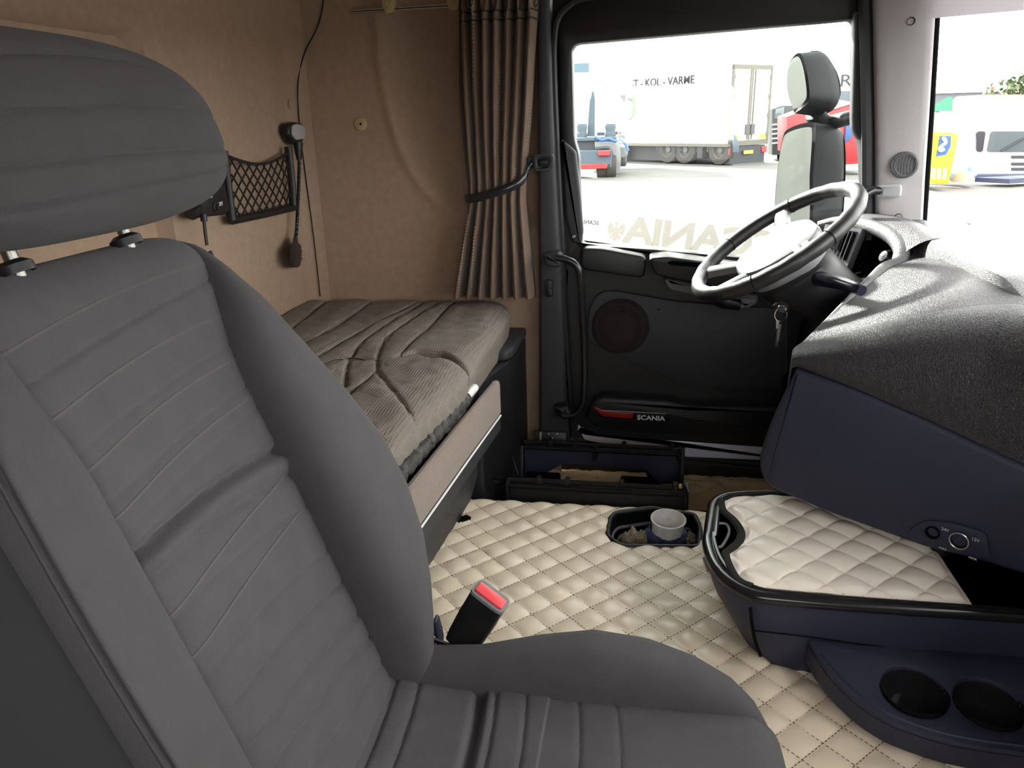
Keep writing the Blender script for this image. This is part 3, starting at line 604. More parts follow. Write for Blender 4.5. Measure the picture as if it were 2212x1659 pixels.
# ------------------------------------------------------------------ net pocket, reading lamp, bunk control unit on the back wall
BX = -.91
np_ = thing('net_pocket', onX(555, 450, BX), 'black framed elastic net pocket on the back wall', 'net pocket')
fp1 = [onX(x, y, BX) for x, y in [(482, 326), (486, 360), (493, 420), (500, 476), (566, 463), (633, 448), (630, 390), (622, 317)]]
ob('frame_bar', tube(crom(fp1[:4], 3), .012, 10, flat=.8), BLACKP, np_); ob('frame_bar', tube(fp1[3:6], .012, 10, flat=.8), BLACKP, np_); ob('frame_bar', tube(crom(fp1[5:], 3), .011, 10, flat=.8), BLACKP, np_)
tl, tr, bl, br = [onX(x, y, BX+.004) for x, y in [(494, 338), (622, 330), (508, 468), (628, 446)]]
def nq(u, v): sag = .022*math.sin(math.pi*u)*(1-v); return tl*(1-u)*(1-v)+tr*u*(1-v)+bl*(1-u)*v+br*u*v-np.array((0, 0, sag))
cords = [tube([nq(u, 0) for u in np.linspace(0, 1, 24)], .0035, 8)]
nn = 8
for s in (1, -1):
    for k in range(-nn, nn*2+1):
        pts = []
        for t in np.linspace(0, 1, 25):
            u = (k+(t*3.6 if s > 0 else 3.6-t*3.6)-2)/nn
            if -.001 <= u <= 1.001: pts.append(nq(u, t)+np.array((.001*s, 0, 0)))
        if len(pts) > 2: cords.append(tube(pts, .0021, 5))
ob('net', cords, mat('net_cord', (.012, .007, .006), .8), np_)
rl = thing('reading_lamp', onX(650, 300, BX), 'black gooseneck reading lamp with clear lens hanging on the back wall', 'reading lamp')
def pxX(pts, X): return [(onX(x, y, X)[1], onX(x, y, X)[2]) for x, y in pts]
YZ = lambda X: (lambda a, b, c: np.array((X+c, a, b)))
ob('lamp_body', prism(rnd(pxX([(622, 268), (634, 263), (652, 265), (659, 276), (658, 298), (650, 312), (634, 311), (622, 290)], -.905), .008), [], YZ(-.928), 0, .026, .008, 3), BLACKP, rl)
ob('lens', prism(rnd(pxX([(633, 271), (642, 267), (655, 270), (660, 280), (658, 300), (642, 303), (633, 292)], -.897), .006), [], YZ(-.905), 0, .010, .004, 3), CLEARL, rl)
LX = -.905
nk = [onX(x, y, LX) for x, y in [(644, 310), (646, 345), (645, 400), (643, 450), (641, 490), (638, 520)]]
ob('neck_boot', tube([onX(644, 308, LX), onX(645, 330, LX), onX(646, 346, LX)], [.013, .010, .006], 12), BLACKP, rl)
ob('gooseneck', tube(crom(nk, 14), lambda t: .0046+.0008*math.sin(t*260), 10), SATIN, rl)
ob('switch_head', loft([[onX(638+dx*w, y, LX+dy*w*.0011) for dx, dy in [(-1, -1), (1, -1), (1.15, 0), (1, 1), (-1, 1), (-1.1, 0)]] for y, w in [(512, 4.5), (524, 5.5), (530, 11), (545, 12.5), (562, 12), (574, 9), (578, 5)]]), SATIN, rl)
bu = thing('bunk_control_unit', onX(455, 460, BX), 'black bunk control unit with buttons behind the headrest', 'control unit')
ob('housing', prism(rnd([(onX(x, y, BX)[1], onX(x, y, BX)[2]) for x, y in [(425, 322), (468, 322), (474, 380), (487, 452), (480, 464), (410, 472), (404, 440)]], .01), [], lambda a, b, c: np.array((BX+c, a, b)), -.012, .012, .006, 3), BLACKP, bu)
ob('foot', tube([onX(412, 462, BX+.01), onX(425, 448, BX+.01)], .014, 10), SATIN, bu)
for px, py in ((447, 401), (455, 400), (440, 426), (448, 426), (456, 425)):
    ob('button', pbox(onX(px, py, BX+.013), (1, 0, 0), (0, 1, 0), (0, 0, 1), .004, .006, .005, .001, 1), LIGHTGREY, bu)
ob('socket', ring_torus(onX(466, 448, BX+.013), .008, .002, (1, 0, 0), 18, 6), BLACKP, bu)
ob('lettering', [text('24V', .012, onX(474, 445, BX+.0135), (0, .8, 0), (0, -.1, 1), .0003)], WHITEM, bu)
ob('cable', tube(crom([onX(x, y, BX+.015) for x, y in [(440, 466), (441, 480), (443, 500), (447, 530)]], 4), .0035, 8), BLACKP, bu)
ob('plug', tube([onX(439, 462, BX+.015), onX(441, 478, BX+.015)], .007, 10), BLACKP, bu)
# ------------------------------------------------------------------ passenger seat
SY = .642; SP = np.array((-.3105, SY, .325)); SD = unit((-.2, 0, .6)); SN = np.array((SD[2], 0, -SD[0]))
def seat(y, s, h): return SP+np.array((0, y, 0))+SD*s+SN*h
ps = thing('passenger_seat', (-.1, SY, .14), 'grey cloth passenger seat with headrest in the foreground', 'seat')
GR = [(.572, .004, .004, 0), (.525, .003, .003, .03), (.455, .002, .003, .02), (.405, .002, .003, .02), (.376, .0015, .003, .02), (.335, .012, .006, -.02), (.306, .004, .005, -.03), (.262, .002, .003, -.03), (.20, .002, .003, -.03), (.155, .003, .003, -.035), (.108, .004, .004, -.04), (.070, .004, .004, -.04), (.030, .003, .004, -.04)]
def groove(s, yn):
    h = 0
    for s0, d, w, sl in GR:
        e = s-(s0+sl*yn*.5+.014*(1-yn*yn)*(1 if s0 < .36 else .3)); h -= d*math.exp(-(e/w)**2)
        if s0 in (.335,): h += .006*math.exp(-((e+.014)/.010)**2)
    return h
def hw(s): return .147+.030*sm(.42, .58, s)
def cpanel(u, v):
    yn = 2*u-1
    if v < .9: s = -.06+v/.9*.625; h = groove(s, yn); a = 0
    else: a = (v-.9)/.1*math.pi; s = .565+.042*math.sin(a); h = -.042+.042*math.cos(a)
    w = hw(s)*(1-.04*(1-math.cos(a))*.5)
    h += -.018*abs(yn)**10+.010*math.cos(yn*1.3)*sm(.5, .2, s)-.006*(1-yn*yn)*sm(.2, .5, s)
    s2 = s-(.014*abs(yn)**6 if v >= .9 else 0)
    return seat(yn*w, s2, h)
ob('backrest_panel', grid(cpanel, 48, 300), SEATP, ps)
BT = [(-.07, .165, .02), (-.03, .175, .045), (.02, .205, .060), (.07, .245, .070), (.13, .288, .076), (.2, .305, .078), (.27, .300, .074), (.35, .274, .062), (.43, .238, .048), (.5, .208, .030), (.55, .184, .008), (.58, .178, -.012), (.592, .172, -.03)]
def bolster(sd):
    R = []
    for s in np.linspace(-.07, .592, 70):
        wo, hp = table(BT, s); hp = hp if sd > 0 else min(hp, .012); wo = wo if sd > 0 else min(wo, .232); w0 = hw(s)-.014; w0 = min(w0, wo-.008); yc, a = (w0+wo)/2, (wo-w0)/2; hb = -.085+.03*sm(.5, .6, s); hc, b = (hp+hb)/2, (hp-hb)/2
        ring = []
        for k in range(28):
            y, h = sup(2*math.pi*k/28, a, b, .62 if sd > 0 else .45); skew = .030*sm(.0, 1, (h+b)/(2*b))*sm(.0, .15, s)*(sd > 0)
            ring.append(seat(sd*(yc+y-skew*(a/.07)*.55), s, hc+h))
        R.append(ring)
    return loft(R)
ob('bolster', bolster(1), SEAT, ps); ob('bolster', bolster(-1), SEAT, ps)
for sd in (1, -1):
    pts = [seat(sd*(hw(s)-.002), s, -.004) for s in np.linspace(-.02, .57, 50)]
    ob('seam', tube(pts, .0022, 6), mat('dark_seam', (.03, .028, .032), .9), ps)
ob('side_trim', loft([[seat(y, s, h) for y, h in [(-.222, -.004), (-.250, -.012), (-.275-.035*sm(0, .2, s)*sm(.5, .3, s), -.05), (-.285-.035*sm(0, .2, s)*sm(.5, .3, s), -.12), (-.222, -.12)]] for s in np.linspace(-.07, .54, 24)]), mat('shaded_side_cloth', (.014, .014, .016), .95), ps)  # near side of the seat: its shade is put into a darker cloth colour
ob('back_shell', loft([[seat(y, s, h) for y, h in [sup(2*math.pi*k/24, w, .035, .4) for k in range(24)] for h in [h-.085]] for s, w in [(-.08, .16), (-.04, .19), (.2, .235), (.4, .205), (.52, .18), (.575, .165)]]), DGREY, ps)
STR = mat('pale_woven_stripe', (.084, .077, .077), .95)
for s0 in (.548, .487, .437, .390, .290, .246):
    def stripe(u, v, s0=s0):
        yn = (2*u-1)*.97; s = s0+.02*yn*.5+.010*(1-yn*yn)+(v-.5)*.0026; return seat(yn*hw(s), s, groove(s, yn)-.018*abs(yn)**10+.010*math.cos(yn*1.3)*sm(.5, .2, s)-.006*(1-yn*yn)*sm(.2, .5, s)+.0007)
    ob('stripe', grid(stripe, 40, 1), STR, ps)
for yo in (.205, .214): ob('seam', tube([seat(-(yo+.012*math.sin(s*5)), s, .0125) for s in np.linspace(.05, .50, 40)], .0016, 6), MATS['dark_seam'], ps)
# headrest: wide padded loaf with shallow wavy seams
HG = [(.62, .10), (.10, .06), (-.40, .03), (-.74, .10)]
def head(u, v):
    y = (2*v-1); yy = y*.214; f = max(0, 1-abs(y)**3.2)**(1/2.5); th = u*2*math.pi
    ds, dh = sup(th, .086, .066, .76); q = ds/.086; rr = 1.0
    if dh > -.02:
        for g, a in HG: rr -= .075*math.exp(-((q-(g+a*y-.10*y*y))/.040)**2)*sm(1, .85, abs(y))
    ds *= 1-(.26*max(0, y)**2 if ds > 0 else 0)
    return seat(yy, .698+ds*f**.7*(1-(1-rr)*.3)-.002*y, .020+dh*rr*f)
ob('headrest', grid(head, 240, 100), SEAT, ps)
for y in (-.075, .075):
    ob('headrest_post', tube([seat(y, .55, -.03), seat(y, .65, -.02), seat(y, .70, .0)], .0062, 10), mat('dull_steel', (.25, .24, .22), .4, 1.0), ps)
    ob('post_guide', lathe([(.016, -.004), (.016, .004), (.010, .008), (.006, .008)], seat(y, .604, -.026), SD, 16), BLACKP, ps)
# cushion
CZ = .307
CG = [(-.292, .004, .004), (-.262, .004, .004), (-.180, .014, .007), (-.160, .004, .004), (-.121, .003, .003), (-.055, .0025, .003), (-.008, .002, .003)]
def cush(u, v):
    yn = 2*u-1; y = yn*.147
    if v < .82: x = -.36+v/.82*.495; z = CZ; a = 0
    else: a = (v-.82)/.18*math.pi*.62; x = .135+.048*math.sin(a); z = CZ-.048*(1-math.cos(a))
    for g, d, w in CG: z -= d*math.exp(-((x-g+.012*yn*yn)/w)**2)
    z += .012*sm(-.2, -.34, x)+.006*math.cos(yn*1.4)-.012*abs(yn)**10
    if -.18 < x < -.10: z += .004
    return (x, SY+y, z)
ob('cushion_panel', grid(cush, 44, 220), SEATP, ps)
CB = [(-.34, .19, .024), (-.28, .200, .026), (-.2, .208, .030), (-.12, .222, .046), (-.05, .230, .056), (.02, .228, .050), (.08, .216, .036), (.125, .198, .018), (.155, .180, -.006), (.172, .165, -.035)]
def cbol(sd):
    R = []
    for x in np.linspace(-.34, .172, 56):
        wo, hp = table(CB, x); w0 = .134; yc, a = (w0+wo)/2, (wo-w0)/2; hb = -.10; hc, b = (hp+hb)/2, (hp-hb)/2
        R.append([np.array((x, SY+sd*(yc+y), CZ+hc+h)) for y, h in [sup(2*math.pi*k/26, a, b, .66) for k in range(26)]])
    return loft(R)
ob('cushion_bolster', cbol(1), SEAT, ps); ob('cushion_bolster', cbol(-1), SEAT, ps)
ob('cushion_base', prism(rnd([(-.36, SY-.19), (.13, SY-.19), (.13, SY+.19), (-.36, SY+.19)], .03), [], XY(.155), 0, .12, .01), BLACKP, ps)
ob('recliner_lever', prism(rnd(pxY([(938, 1335), (946, 1338), (956, 1378), (955, 1398), (947, 1396), (944, 1372), (930, 1362)], .86), .004), [], XZ(.853), 0, .018, .003), BLUEP, ps)
ob('lever_bracket', prism(rnd(pxY([(905, 1392), (930, 1376), (975, 1392), (1000, 1400), (985, 1420), (940, 1425), (900, 1430)], .84), .003), [[p for p in pxY([(938, 1388), (944, 1388), (944, 1393), (938, 1393)], .84)], [p for p in pxY([(938, 1400), (950, 1401), (950, 1406), (938, 1405)], .84)]], XZ(.838), 0, .004), SATIN, ps)
# seat belt buckle on its stalk
ba, bb = onY(996, 1392, .875), onY(1060, 1288, .865); bd = unit(bb-ba); bw_ = unit(onY(1088, 1305, .83)-onY(1030, 1273, .84)); bw_ = unit(bw_-bd*(bw_@bd)); bn = np.cross(bd, bw_)
if bn[1] > 0: bn = -bn
bk2 = thing('seat_belt_buckle', ba, 'black seat belt buckle with a red release button beside the passenger seat', 'buckle')
Lb = np.linalg.norm(bb-ba)
bf = frame(ba, bw_, bd, bn)
hs = lambda w, t, z: [bf(x, z, y) for x, y in [sup(2*math.pi*k/24+.13, w/2, t/2, .35) for k in range(24)]]
ob('housing', loft([hs(.040, .022, 0), hs(.046, .028, .003), hs(.050, .030, .02), hs(.053, .031, Lb*.62), hs(.052, .032, Lb*.63), hs(.052, .034, Lb-.003)]), BLACKP, bk2)
ob('button_rim', loft([hs(.053, .035, Lb-.003), hs(.052, .034, Lb+.001), hs(.048, .031, Lb+.0015)]), MIDGREY, bk2)
ob('release_button', prism(rnd([(-.022, -.007), (.022, -.007), (.022, .0125), (-.022, .0125)], .003), [], frame(ba+bd*(Lb+.0005), bw_, bn, bd), 0, .0045, .001), RED, bk2, label='red release button')
ob('stalk', tube([ba-bd*.022+bn*.0, ba-bd*.008, ba+bd*.002], [.008, .007, .007], 12), BLUEP, bk2)
ob('pivot', lathe([(0, .006), (.009, .006), (.010, .002), (.010, -.006)], ba-bd*.024, bn, 16), CHROME, bk2)

# ------------------------------------------------------------------ fold-out console on the tunnel
co = thing('tunnel_console', (.35, 1.2, .15), 'blue-black storage console with quilted tray standing on the tunnel below the dashboard', 'console')
CT = .292
top = [(.125, 1.13), (.118, 1.20), (.140, 1.36), (.165, 1.392), (.24, 1.41), (.66, 1.41), (.66, 1.045), (.30, 1.045), (.175, 1.050), (.142, 1.085)]
topr = rnd(top, [.03, .05, .02, .02, .05, 0, 0, .05, .03, .02], 4)
def inset(poly, dx, dy, cx=.42, cy=1.225): return [(p[0]+dx*(1 if p[0] < cx-.0 else 0)*min(1, (cx-p[0])/.24), p[1]+(dy if p[1] < cy else -dy)) for p in poly]
low = [(p[0]+.060*min(1, max(0, (.36-p[0])/.2)), p[1]+(.012 if p[1] < 1.225 else -.01)) for p in topr]
mid = [(p[0]+.014*min(1, max(0, (.36-p[0])/.2)), p[1]+(.002 if p[1] < 1.225 else -.002)) for p in topr]
ob('body', loft([[np.array((*p, .150)) for p in low], [np.array((*p, .19)) for p in [((a[0]*.55+b[0]*.45), (a[1]*.55+b[1]*.45)) for a, b in zip(low, mid)]], [np.array((*p, .235)) for p in mid], [np.array((*p, .275)) for p in topr], [np.array((*p, .284)) for p in topr]]), BLUEP, co)
tray_in = inset(topr, .022, .020)
rimt = [np.array((*p, CT-.004)) for p in inset(topr, .007, .006)]
ob('tray_rim', [tube(rimt, .0110, 12, closed=True, flat=.9), tube([np.array((*p, CT+.001)) for p in inset(topr, .017, .015)], .0045, 8, closed=True)], SATIN, co)
bite = [tuple(onZ(x, y, CT)[:2]) for x, y in [(1556, 1085), (1562, 1108), (1584, 1128), (1598, 1150), (1596, 1168), (1578, 1190), (1572, 1200), (1580, 1228), (1598, 1258), (1625, 1270)]]
mp0 = crom([np.array((*onZ(x, y, CT)[:2], 0)) for x, y in [(1560, 1083), (1566, 1106), (1588, 1126), (1604, 1150), (1602, 1170), (1582, 1190), (1571, 1201), (1582, 1232), (1600, 1258), (1628, 1270)]], 5)
matp = [tuple(p[:2]) for p in mp0]+[(.36, 1.066), (.50, 1.064), (.50, 1.39), (.24, 1.39)]+[tuple(onZ(x, y, CT)[:2]) for x, y in [(1610, 1072), (1580, 1076)]]
ob('tray_liner', prism(inset(topr, .016, .014), [], XY(CT-.012), 0, .004), DEEP, co, smooth=False)
mo = onZ(1763, 1212, CT)
def mq2(x, y):
    return (x, y, CT+.002+quilt_h(x, y, .0095, mo[0], mo[1], .0725)*sm(0, .016, polyd((x, y), matp+matp[:1]))+.001*noise.noise((x*40, y*40, 3)))
ob('quilted_mat', clip_grid(mq2, .12, .57, 1.04, 1.42, 200, 168, matp), QUILTM, co)
ob('stitching', quilt_stitch(.12, .57, 1.04, 1.42, lambda x, y: CT+.0016, lambda x, y: inside((x, y), matp), mo[0], mo[1], .0725), THREAD, co, kind='stuff')
edge = [np.array((p[0], p[1], CT-.001)) for p in mp0]
ob('mat_binding', tube([p+np.array((-.003, 0, .003)) for p in edge], .0080, 8, flat=.7), mat('black_felt', (.012, .011, .011), .95, bump=(500, .6)), co)
hd0 = [tuple(onZ(x, y, CT-.01)[:2]) for x, y in [(1545, 1138), (1568, 1140), (1574, 1158), (1560, 1186), (1550, 1190)]]
ob('grip_lip', tube(crom([np.array((*p, CT-.003)) for p in hd0], 5), .0025, 8), MIDGREY, co)
ob('catch', tube([np.array((.121, 1.20, .262)), np.array((.127, 1.165, .255))], .0035, 8), CHROME, co)
# side seams and cup holder wing
ob('side_seam', tube(crom([(.180, 1.0475, .272), (.184, 1.048, .245), (.192, 1.050, .21), (.203, 1.054, .180)], 5), .0028, 8), DEEP, co)
ob('side_seam', tube([onY(x, y, 1.046) for x, y in [(1628, 1362), (1700, 1370), (1765, 1378), (1860, 1392), (2100, 1420)]], .0014, 6), DEEP, co)
ob('plinth', prism(rnd([(.225, 1.075), (.70, 1.06), (.70, 1.38), (.24, 1.38)], .03), [], XY(.148), -.004, .03), DEEP, co)
wing = rnd([(.268, 1.05), (.285, .985), (.335, .915), (.42, .880), (.72, .865), (.72, 1.05)], [.01, .03, .05, .05, 0, 0], 5)
cuh = [[(c[0]+math.cos(2*math.pi*k/28)*.044, c[1]+math.sin(2*math.pi*k/28)*.044) for k in range(28)] for c in ((.400, .965), (.494, .955))]
def wt(a, b, c):                                      # the wing droops towards its outer edge
    return np.array((a, b, .222+c-.0*(1.05-b)-.02*sm(1.05, .9, b)))
ob('cup_wing', prism(wing, cuh, wt, -.010, 0, .004), BLUEP, co)
ob('wing_side', loft([[wt(*p, -.008) for p in wing], [wt(*p, -.040)+np.array((0, .004*(p[1] < 1.04), 0)) for p in wing], [wt(p[0]+.02*(p[0] < .45), p[1]+.03*(p[1] < 1.04), -.075) for p in wing]], False), BLUEP, co)
ob('wing_rim', tube([wt(*p, -.001) for p in rnd([(.285, 1.02), (.300, .985), (.345, .925), (.425, .892), (.72, .878)], [0, .03, .05, .05, 0], 6)], .0035, 8), BLUEP, co)
for c in ((.400, .965), (.494, .955)):
    z = wt(*c, 0)[2]
    ob('cup_holder', lathe([(.0455, .001), (.044, -.002), (.043, -.03), (.041, -.040), (0, -.042)], (*c, z), (0, 0, 1), 28), SATIN, co)

# ------------------------------------------------------------------ dashboard
DA = np.array((.237, 1.36, 0)); DS = unit((.815, -.579, 0)); DB = unit((.579, .815, 0))
def dsh(s, b, z): return DA+DS*s+DB*b+np.array((0, 0, z))
db = thing('dashboard', (.6, 1.3, .3), 'dark dashboard with grained leather-look top wrapping round the driver place', 'dashboard')
def seamz(s): return table([(-.02, .578), (.04, .576), (.147, .558), (.26, .533), (.39, .500), (.43, .49), (.75, .42)], s)[0]
def ztop(x, y):
    d = max(-.06, min(.36, x-.293)); return .597+.50*d-.45*d*d
def dtop(s, b): P = dsh(s, b, 0); return ztop(P[0], P[1])
def bmax(s): return max(.02, .627-1.408*s)
def dcov(u, v):                                       # u along the flank, v from lower seam over the edge and on to the ridge
    s = .026+.020*(1-sm(.1, .42, v))+u*.415; zs = seamz(s); r = min(.075+.06*sm(0, .3, s), bmax(s)*.8)
    if v < .45:
        a = v/.45*math.pi/2; b = r*(1-math.cos(a)); zt = dtop(s, r); z = zs+(zt-zs)*math.sin(a)**.9; b -= .012*math.sin(2*a)
    else:
        b = r+(v-.45)/.55*(bmax(s)-r); z = dtop(s, b)
    return dsh(s, b, z)
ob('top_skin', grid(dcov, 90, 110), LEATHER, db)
# rounded driver-side edge of the skin, rolling into the cockpit
def dedge(u, v):
    s0 = .026+.020*(1-sm(.07, .28, u)); r = .075
    if u < .3:
        a = u/.3*math.pi/2; b = r*(1-math.cos(a))-.012*math.sin(2*a); zt = dtop(s0, r); z = seamz(s0)+(zt-seamz(s0))*math.sin(a)**.9
    else: b = r+(u-.3)/.7*(.56-r); z = dtop(s0, b)
    a = v*math.pi*.5; return dsh(s0-.016*math.sin(a), b, z-.016*(1-math.cos(a))-(.10*max(0, v-.6)/.4))
ob('skin_edge', grid(dedge, 60, 12), LEATHER, db)
ob('inner_wall', grid(lambda u, v: dsh(.012, .01+u*.55, .33+v*(dtop(.02, .01+u*.55)-.035-.33)), 20, 6), DEEP, db)
# raised deck towards the windscreen, with a lip along the ridge
def deck(u, v):
    y = 2.04-u*1.14; zr = ztop(.60, y)+.016*sm(1.30, 1.40, y)+.022*sm(1.55, 1.9, y)
    if v < .12: t = v/.12; return (.594+.006*t-.03*sm(1.62, 1.75, y)*(1-t), y, ztop(.6, y)-.012+(zr-ztop(.6, y)+.012)*math.sin(t*math.pi/2))
    t = (v-.12)/.88; x = .600+.36*t; return (x, y, zr+.004*math.sin(min(1, t*6)*math.pi)-.16*max(0, x-.64)-.03*max(0, x-.8))
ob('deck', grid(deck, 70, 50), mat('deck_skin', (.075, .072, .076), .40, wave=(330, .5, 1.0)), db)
# flank panel below the skin with its power sockets
fpl = [(.012, .330), (-.008, .352), (-.014, .385), (.0, .455), (.040, .572), (.147, .556), (.26, .531), (.39, .498), (.60, .45), (.60, .325), (.38, .322), (.289, .314), (.135, .318)]
FT = lambda a, b, c: dsh(a, -.004+c, b)
ob('flank_panel', prism(rnd(fpl, [.02, .02, .02, .03, .005, 0, 0, 0, 0, 0, 0, 0, 0], 4), [], FT, 0, .07, .010, 3), BLUEP, db)
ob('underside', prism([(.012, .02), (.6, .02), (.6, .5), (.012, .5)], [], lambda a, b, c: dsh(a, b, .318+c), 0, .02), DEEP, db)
def flk(px, py):
    d = ray(px, py); t = ((DA-DB*.008-CAM)@DB)/(d@DB); P = CAM+d*t; return (P-DA)@DS, P[2]
sk = ob('socket_panel', prism(rnd([flk(*p) for p in [(1955, 1150), (1997, 1124), (2060, 1130), (2132, 1152), (2138, 1206), (2040, 1180)]], .012), [], FT, -.004, .004, .0015), BLUEP, db)
for p, m, R in (((2016, 1149), DEEP, .011), ((2074, 1166), SATIN, .0145)):
    c = flk(*p); ob('socket', lathe([(R, .001), (R, .004), (R-.002, .0045), (R-.003, .001), (R-.004, -.008), (0, -.008)], FT(c[0], c[1], -.005), -DB, 24), m, sk)
c = flk(2074, 1166); ob('socket_ring', ring_torus(FT(c[0], c[1], -.0095), .0135, .0012, DB, 24, 6), ALU, sk)
for t, p in (('24V', (2033, 1144)), ('12V', (2098, 1166)), ('MAX', (2028, 1184)), ('MAX', (2092, 1205))):
    a, b = flk(*p); ob('lettering', text(t, .0072 if t != 'MAX' else .0055, FT(a, b, -.0046), DS, (0, 0, 1), .0002), WHITEM, sk)
ob('rail_stop', box(-.012, .012, -.02, .02, -.03, .03, .004, 2, frame(dsh(.30, .05, .300), DS, DB, (0, 0, 1))), BLACKP, db)
# passenger-side fascia running on towards the camera side
ob('passenger_fascia', loft([[np.array(p) for p in [(.585, y, .02), (.60, y, .36), (.575, y, .44), (.59, y, .50), (.68, y, .60), (1.0, y, .62), (1.0, y, .02)]] for y in (-.12, .4, .8, 1.10)]), BLACKP, db)
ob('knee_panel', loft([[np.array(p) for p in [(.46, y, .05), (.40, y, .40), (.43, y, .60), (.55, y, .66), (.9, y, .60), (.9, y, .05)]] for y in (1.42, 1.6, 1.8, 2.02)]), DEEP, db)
# instrument hood: a padded arch opening towards the wheel
hood_px = [(1944, 566), (1947, 540), (1930, 514), (1898, 496), (1858, 485), (1812, 482), (1770, 492)]
hy = [1.72, 1.75, 1.80, 1.86, 1.92, 1.97, 1.99]
hp_ = crom([onY(x, y, Y) for (x, y), Y in zip(hood_px, hy)], 6)
rimp = crom([dsh(.020, b, dtop(.02, b)-.004) for b in (.08, .16, .26, .36, .43)]+[onY(1942, 572, 1.715)], 5)
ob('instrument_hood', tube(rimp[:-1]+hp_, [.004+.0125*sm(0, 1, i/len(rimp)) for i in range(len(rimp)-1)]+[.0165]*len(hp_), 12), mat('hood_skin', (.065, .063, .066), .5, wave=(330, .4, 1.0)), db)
hq = [p for p in hp_ if p[1] < 2.0]
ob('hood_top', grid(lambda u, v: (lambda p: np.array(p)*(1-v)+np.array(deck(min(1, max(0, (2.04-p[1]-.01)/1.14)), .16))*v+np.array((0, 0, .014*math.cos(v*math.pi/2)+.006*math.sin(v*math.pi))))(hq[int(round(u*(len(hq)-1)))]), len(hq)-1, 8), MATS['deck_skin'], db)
loop = [np.array(p) for p in hp_[::3]]+[onY(x, y, Y) for (x, y), Y in zip([(1752, 560), (1756, 600), (1800, 640), (1870, 640), (1915, 622)], [1.98, 1.95, 1.86, 1.74, 1.67])]
lc = sum(loop)/len(loop)
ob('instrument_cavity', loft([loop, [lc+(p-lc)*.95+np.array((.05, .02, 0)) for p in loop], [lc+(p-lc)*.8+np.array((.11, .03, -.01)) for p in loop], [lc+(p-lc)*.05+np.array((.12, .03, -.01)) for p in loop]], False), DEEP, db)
# switch and vent panel at the door end of the cluster
q00, q10, q01, q11 = onY(1783, 484, 1.955), onY(1862, 494, 1.875), onY(1752, 590, 1.945), onY(1812, 622, 1.855)
qn = unit(np.cross(q10-q00, q01-q00)); qn = qn if qn[1] < 0 else -qn
def vq(u, v, h=0.): return q00*(1-u)*(1-v)+q10*u*(1-v)+q01*(1-u)*v+q11*u*v+qn*h
def vbox(u0, u1, v0, v1, h0, h1, b=.0015): return box(u0, u1, v0, v1, h0, h1, 0, 1, lambda a, c, d: vq(a, c, d))
vp = ob('vent_panel', vbox(0, 1, 0, 1, -.02, 0), mat('vent_panel_grey', (.11, .115, .12), .45), db)
ob('vent_opening', vbox(.16, .92, .06, .55, .0002, .0012), DEEP, vp)
for k in range(7): ob('vent_slat', vbox(.22+k*.1, .235+k*.1, .07, .54, .001, .0045), DGREY, vp)
ob('vent_dial', vbox(.36, .60, .10, .42, .003, .006), SATIN, vp)
ob('switch', vbox(.34, .66, .60, .70, .0, .005), SATIN, vp)
for k in range(4): ob('switch', vbox(.08+k*.22, .24+k*.22, .74, .97, .0, .004), DGREY, vp)
ob('stalk_display', prism(rnd(pxY([(1892, 584), (1916, 586), (1912, 604), (1890, 602)], 1.68), .003), [], XZ(1.675), 0, .01, .002), LIGHTGREY, db)
ob('knob', lathe([(0, .010), (.012, .009), (.018, .0), (.017, -.03)], onY(1914, 556, 1.80), (-.8, -.3, .4), 20), SATIN, db)

# ------------------------------------------------------------------ steering wheel and column
SW = np.array((.282, 1.743, .730)); aw, bwv = .595, -.087; SR = .1865
wn = np.array((-math.sin(aw)*math.cos(bwv), math.sin(bwv), math.cos(aw)*math.cos(bwv))); w1 = unit(np.array((0, 1, 0))-wn*wn[1]); w2 = np.cross(wn, w1)
if w2[2] < 0: w2 = -w2
def wh(a, r, h): return SW+(w1*math.cos(a)+w2*math.sin(a))*r+wn*h
sw_ = thing('steering_wheel', SW-wn*.05, 'black four-spoke truck steering wheel with grey hub pad', 'steering wheel')
ob('rim', tube([wh(2*math.pi*k/96, SR, 0) for k in range(96)], [.0165+.0006*math.cos(k*math.pi/2)*(1 if 10 < k < 86 else 0) for k in range(96)], 14, closed=True), mat('rim_skin', (.022, .021, .022), .38, bump=(500, .2)), sw_)
for a in (-2.7, -.45, .45, 2.7):
    ob('rim_joint', ring_torus(wh(a, SR, 0), .0166, .0010, -w1*math.sin(a)+w2*math.cos(a), 20, 6), DEEP, sw_)
hubp = rnd([(x*1.16, y*1.16) for x, y in [(-.088, .040), (-.040, .078), (.040, .078), (.088, .040), (.080, -.045), (.045, -.085), (-.045, -.085), (-.080, -.045)]], .03, 4)
HF = frame(SW, w1, w2, wn)
hub = ob('hub_pad', loft([[HF(p[0]*k, p[1]*k, h) for p in hubp] for k, h in [(.80, -.075), (.95, -.060), (1.0, -.040), (1.0, -.020), (.96, -.010), (.85, -.004), (.5, .001), (.1, .002)]]), mat('hub_skin', (.20, .20, .21), .32, bump=(500, .15)), sw_)
for a, w in ((math.radians(18), .030), (math.radians(162), .030), (math.radians(-62), .024), (math.radians(-118), .024)):
    c0, c1 = wh(a, .060, -.030), wh(a, SR-.004, -.002); t = unit(-w1*math.sin(a)+w2*math.cos(a))
    ob('spoke', loft([[c+t*x*ww+wn*y for x, y in [(-.5, -.010), (.5, -.010), (.5, .006), (.3, .010), (-.3, .010), (-.5, .006)]] for c, ww in [(c0, w*1.5), (c0*.5+c1*.5, w), (c1*.9+c0*.1, w*1.1), (c1, w*1.5)]]), mat('spoke_skin', (.16, .16, .165), .35), sw_)
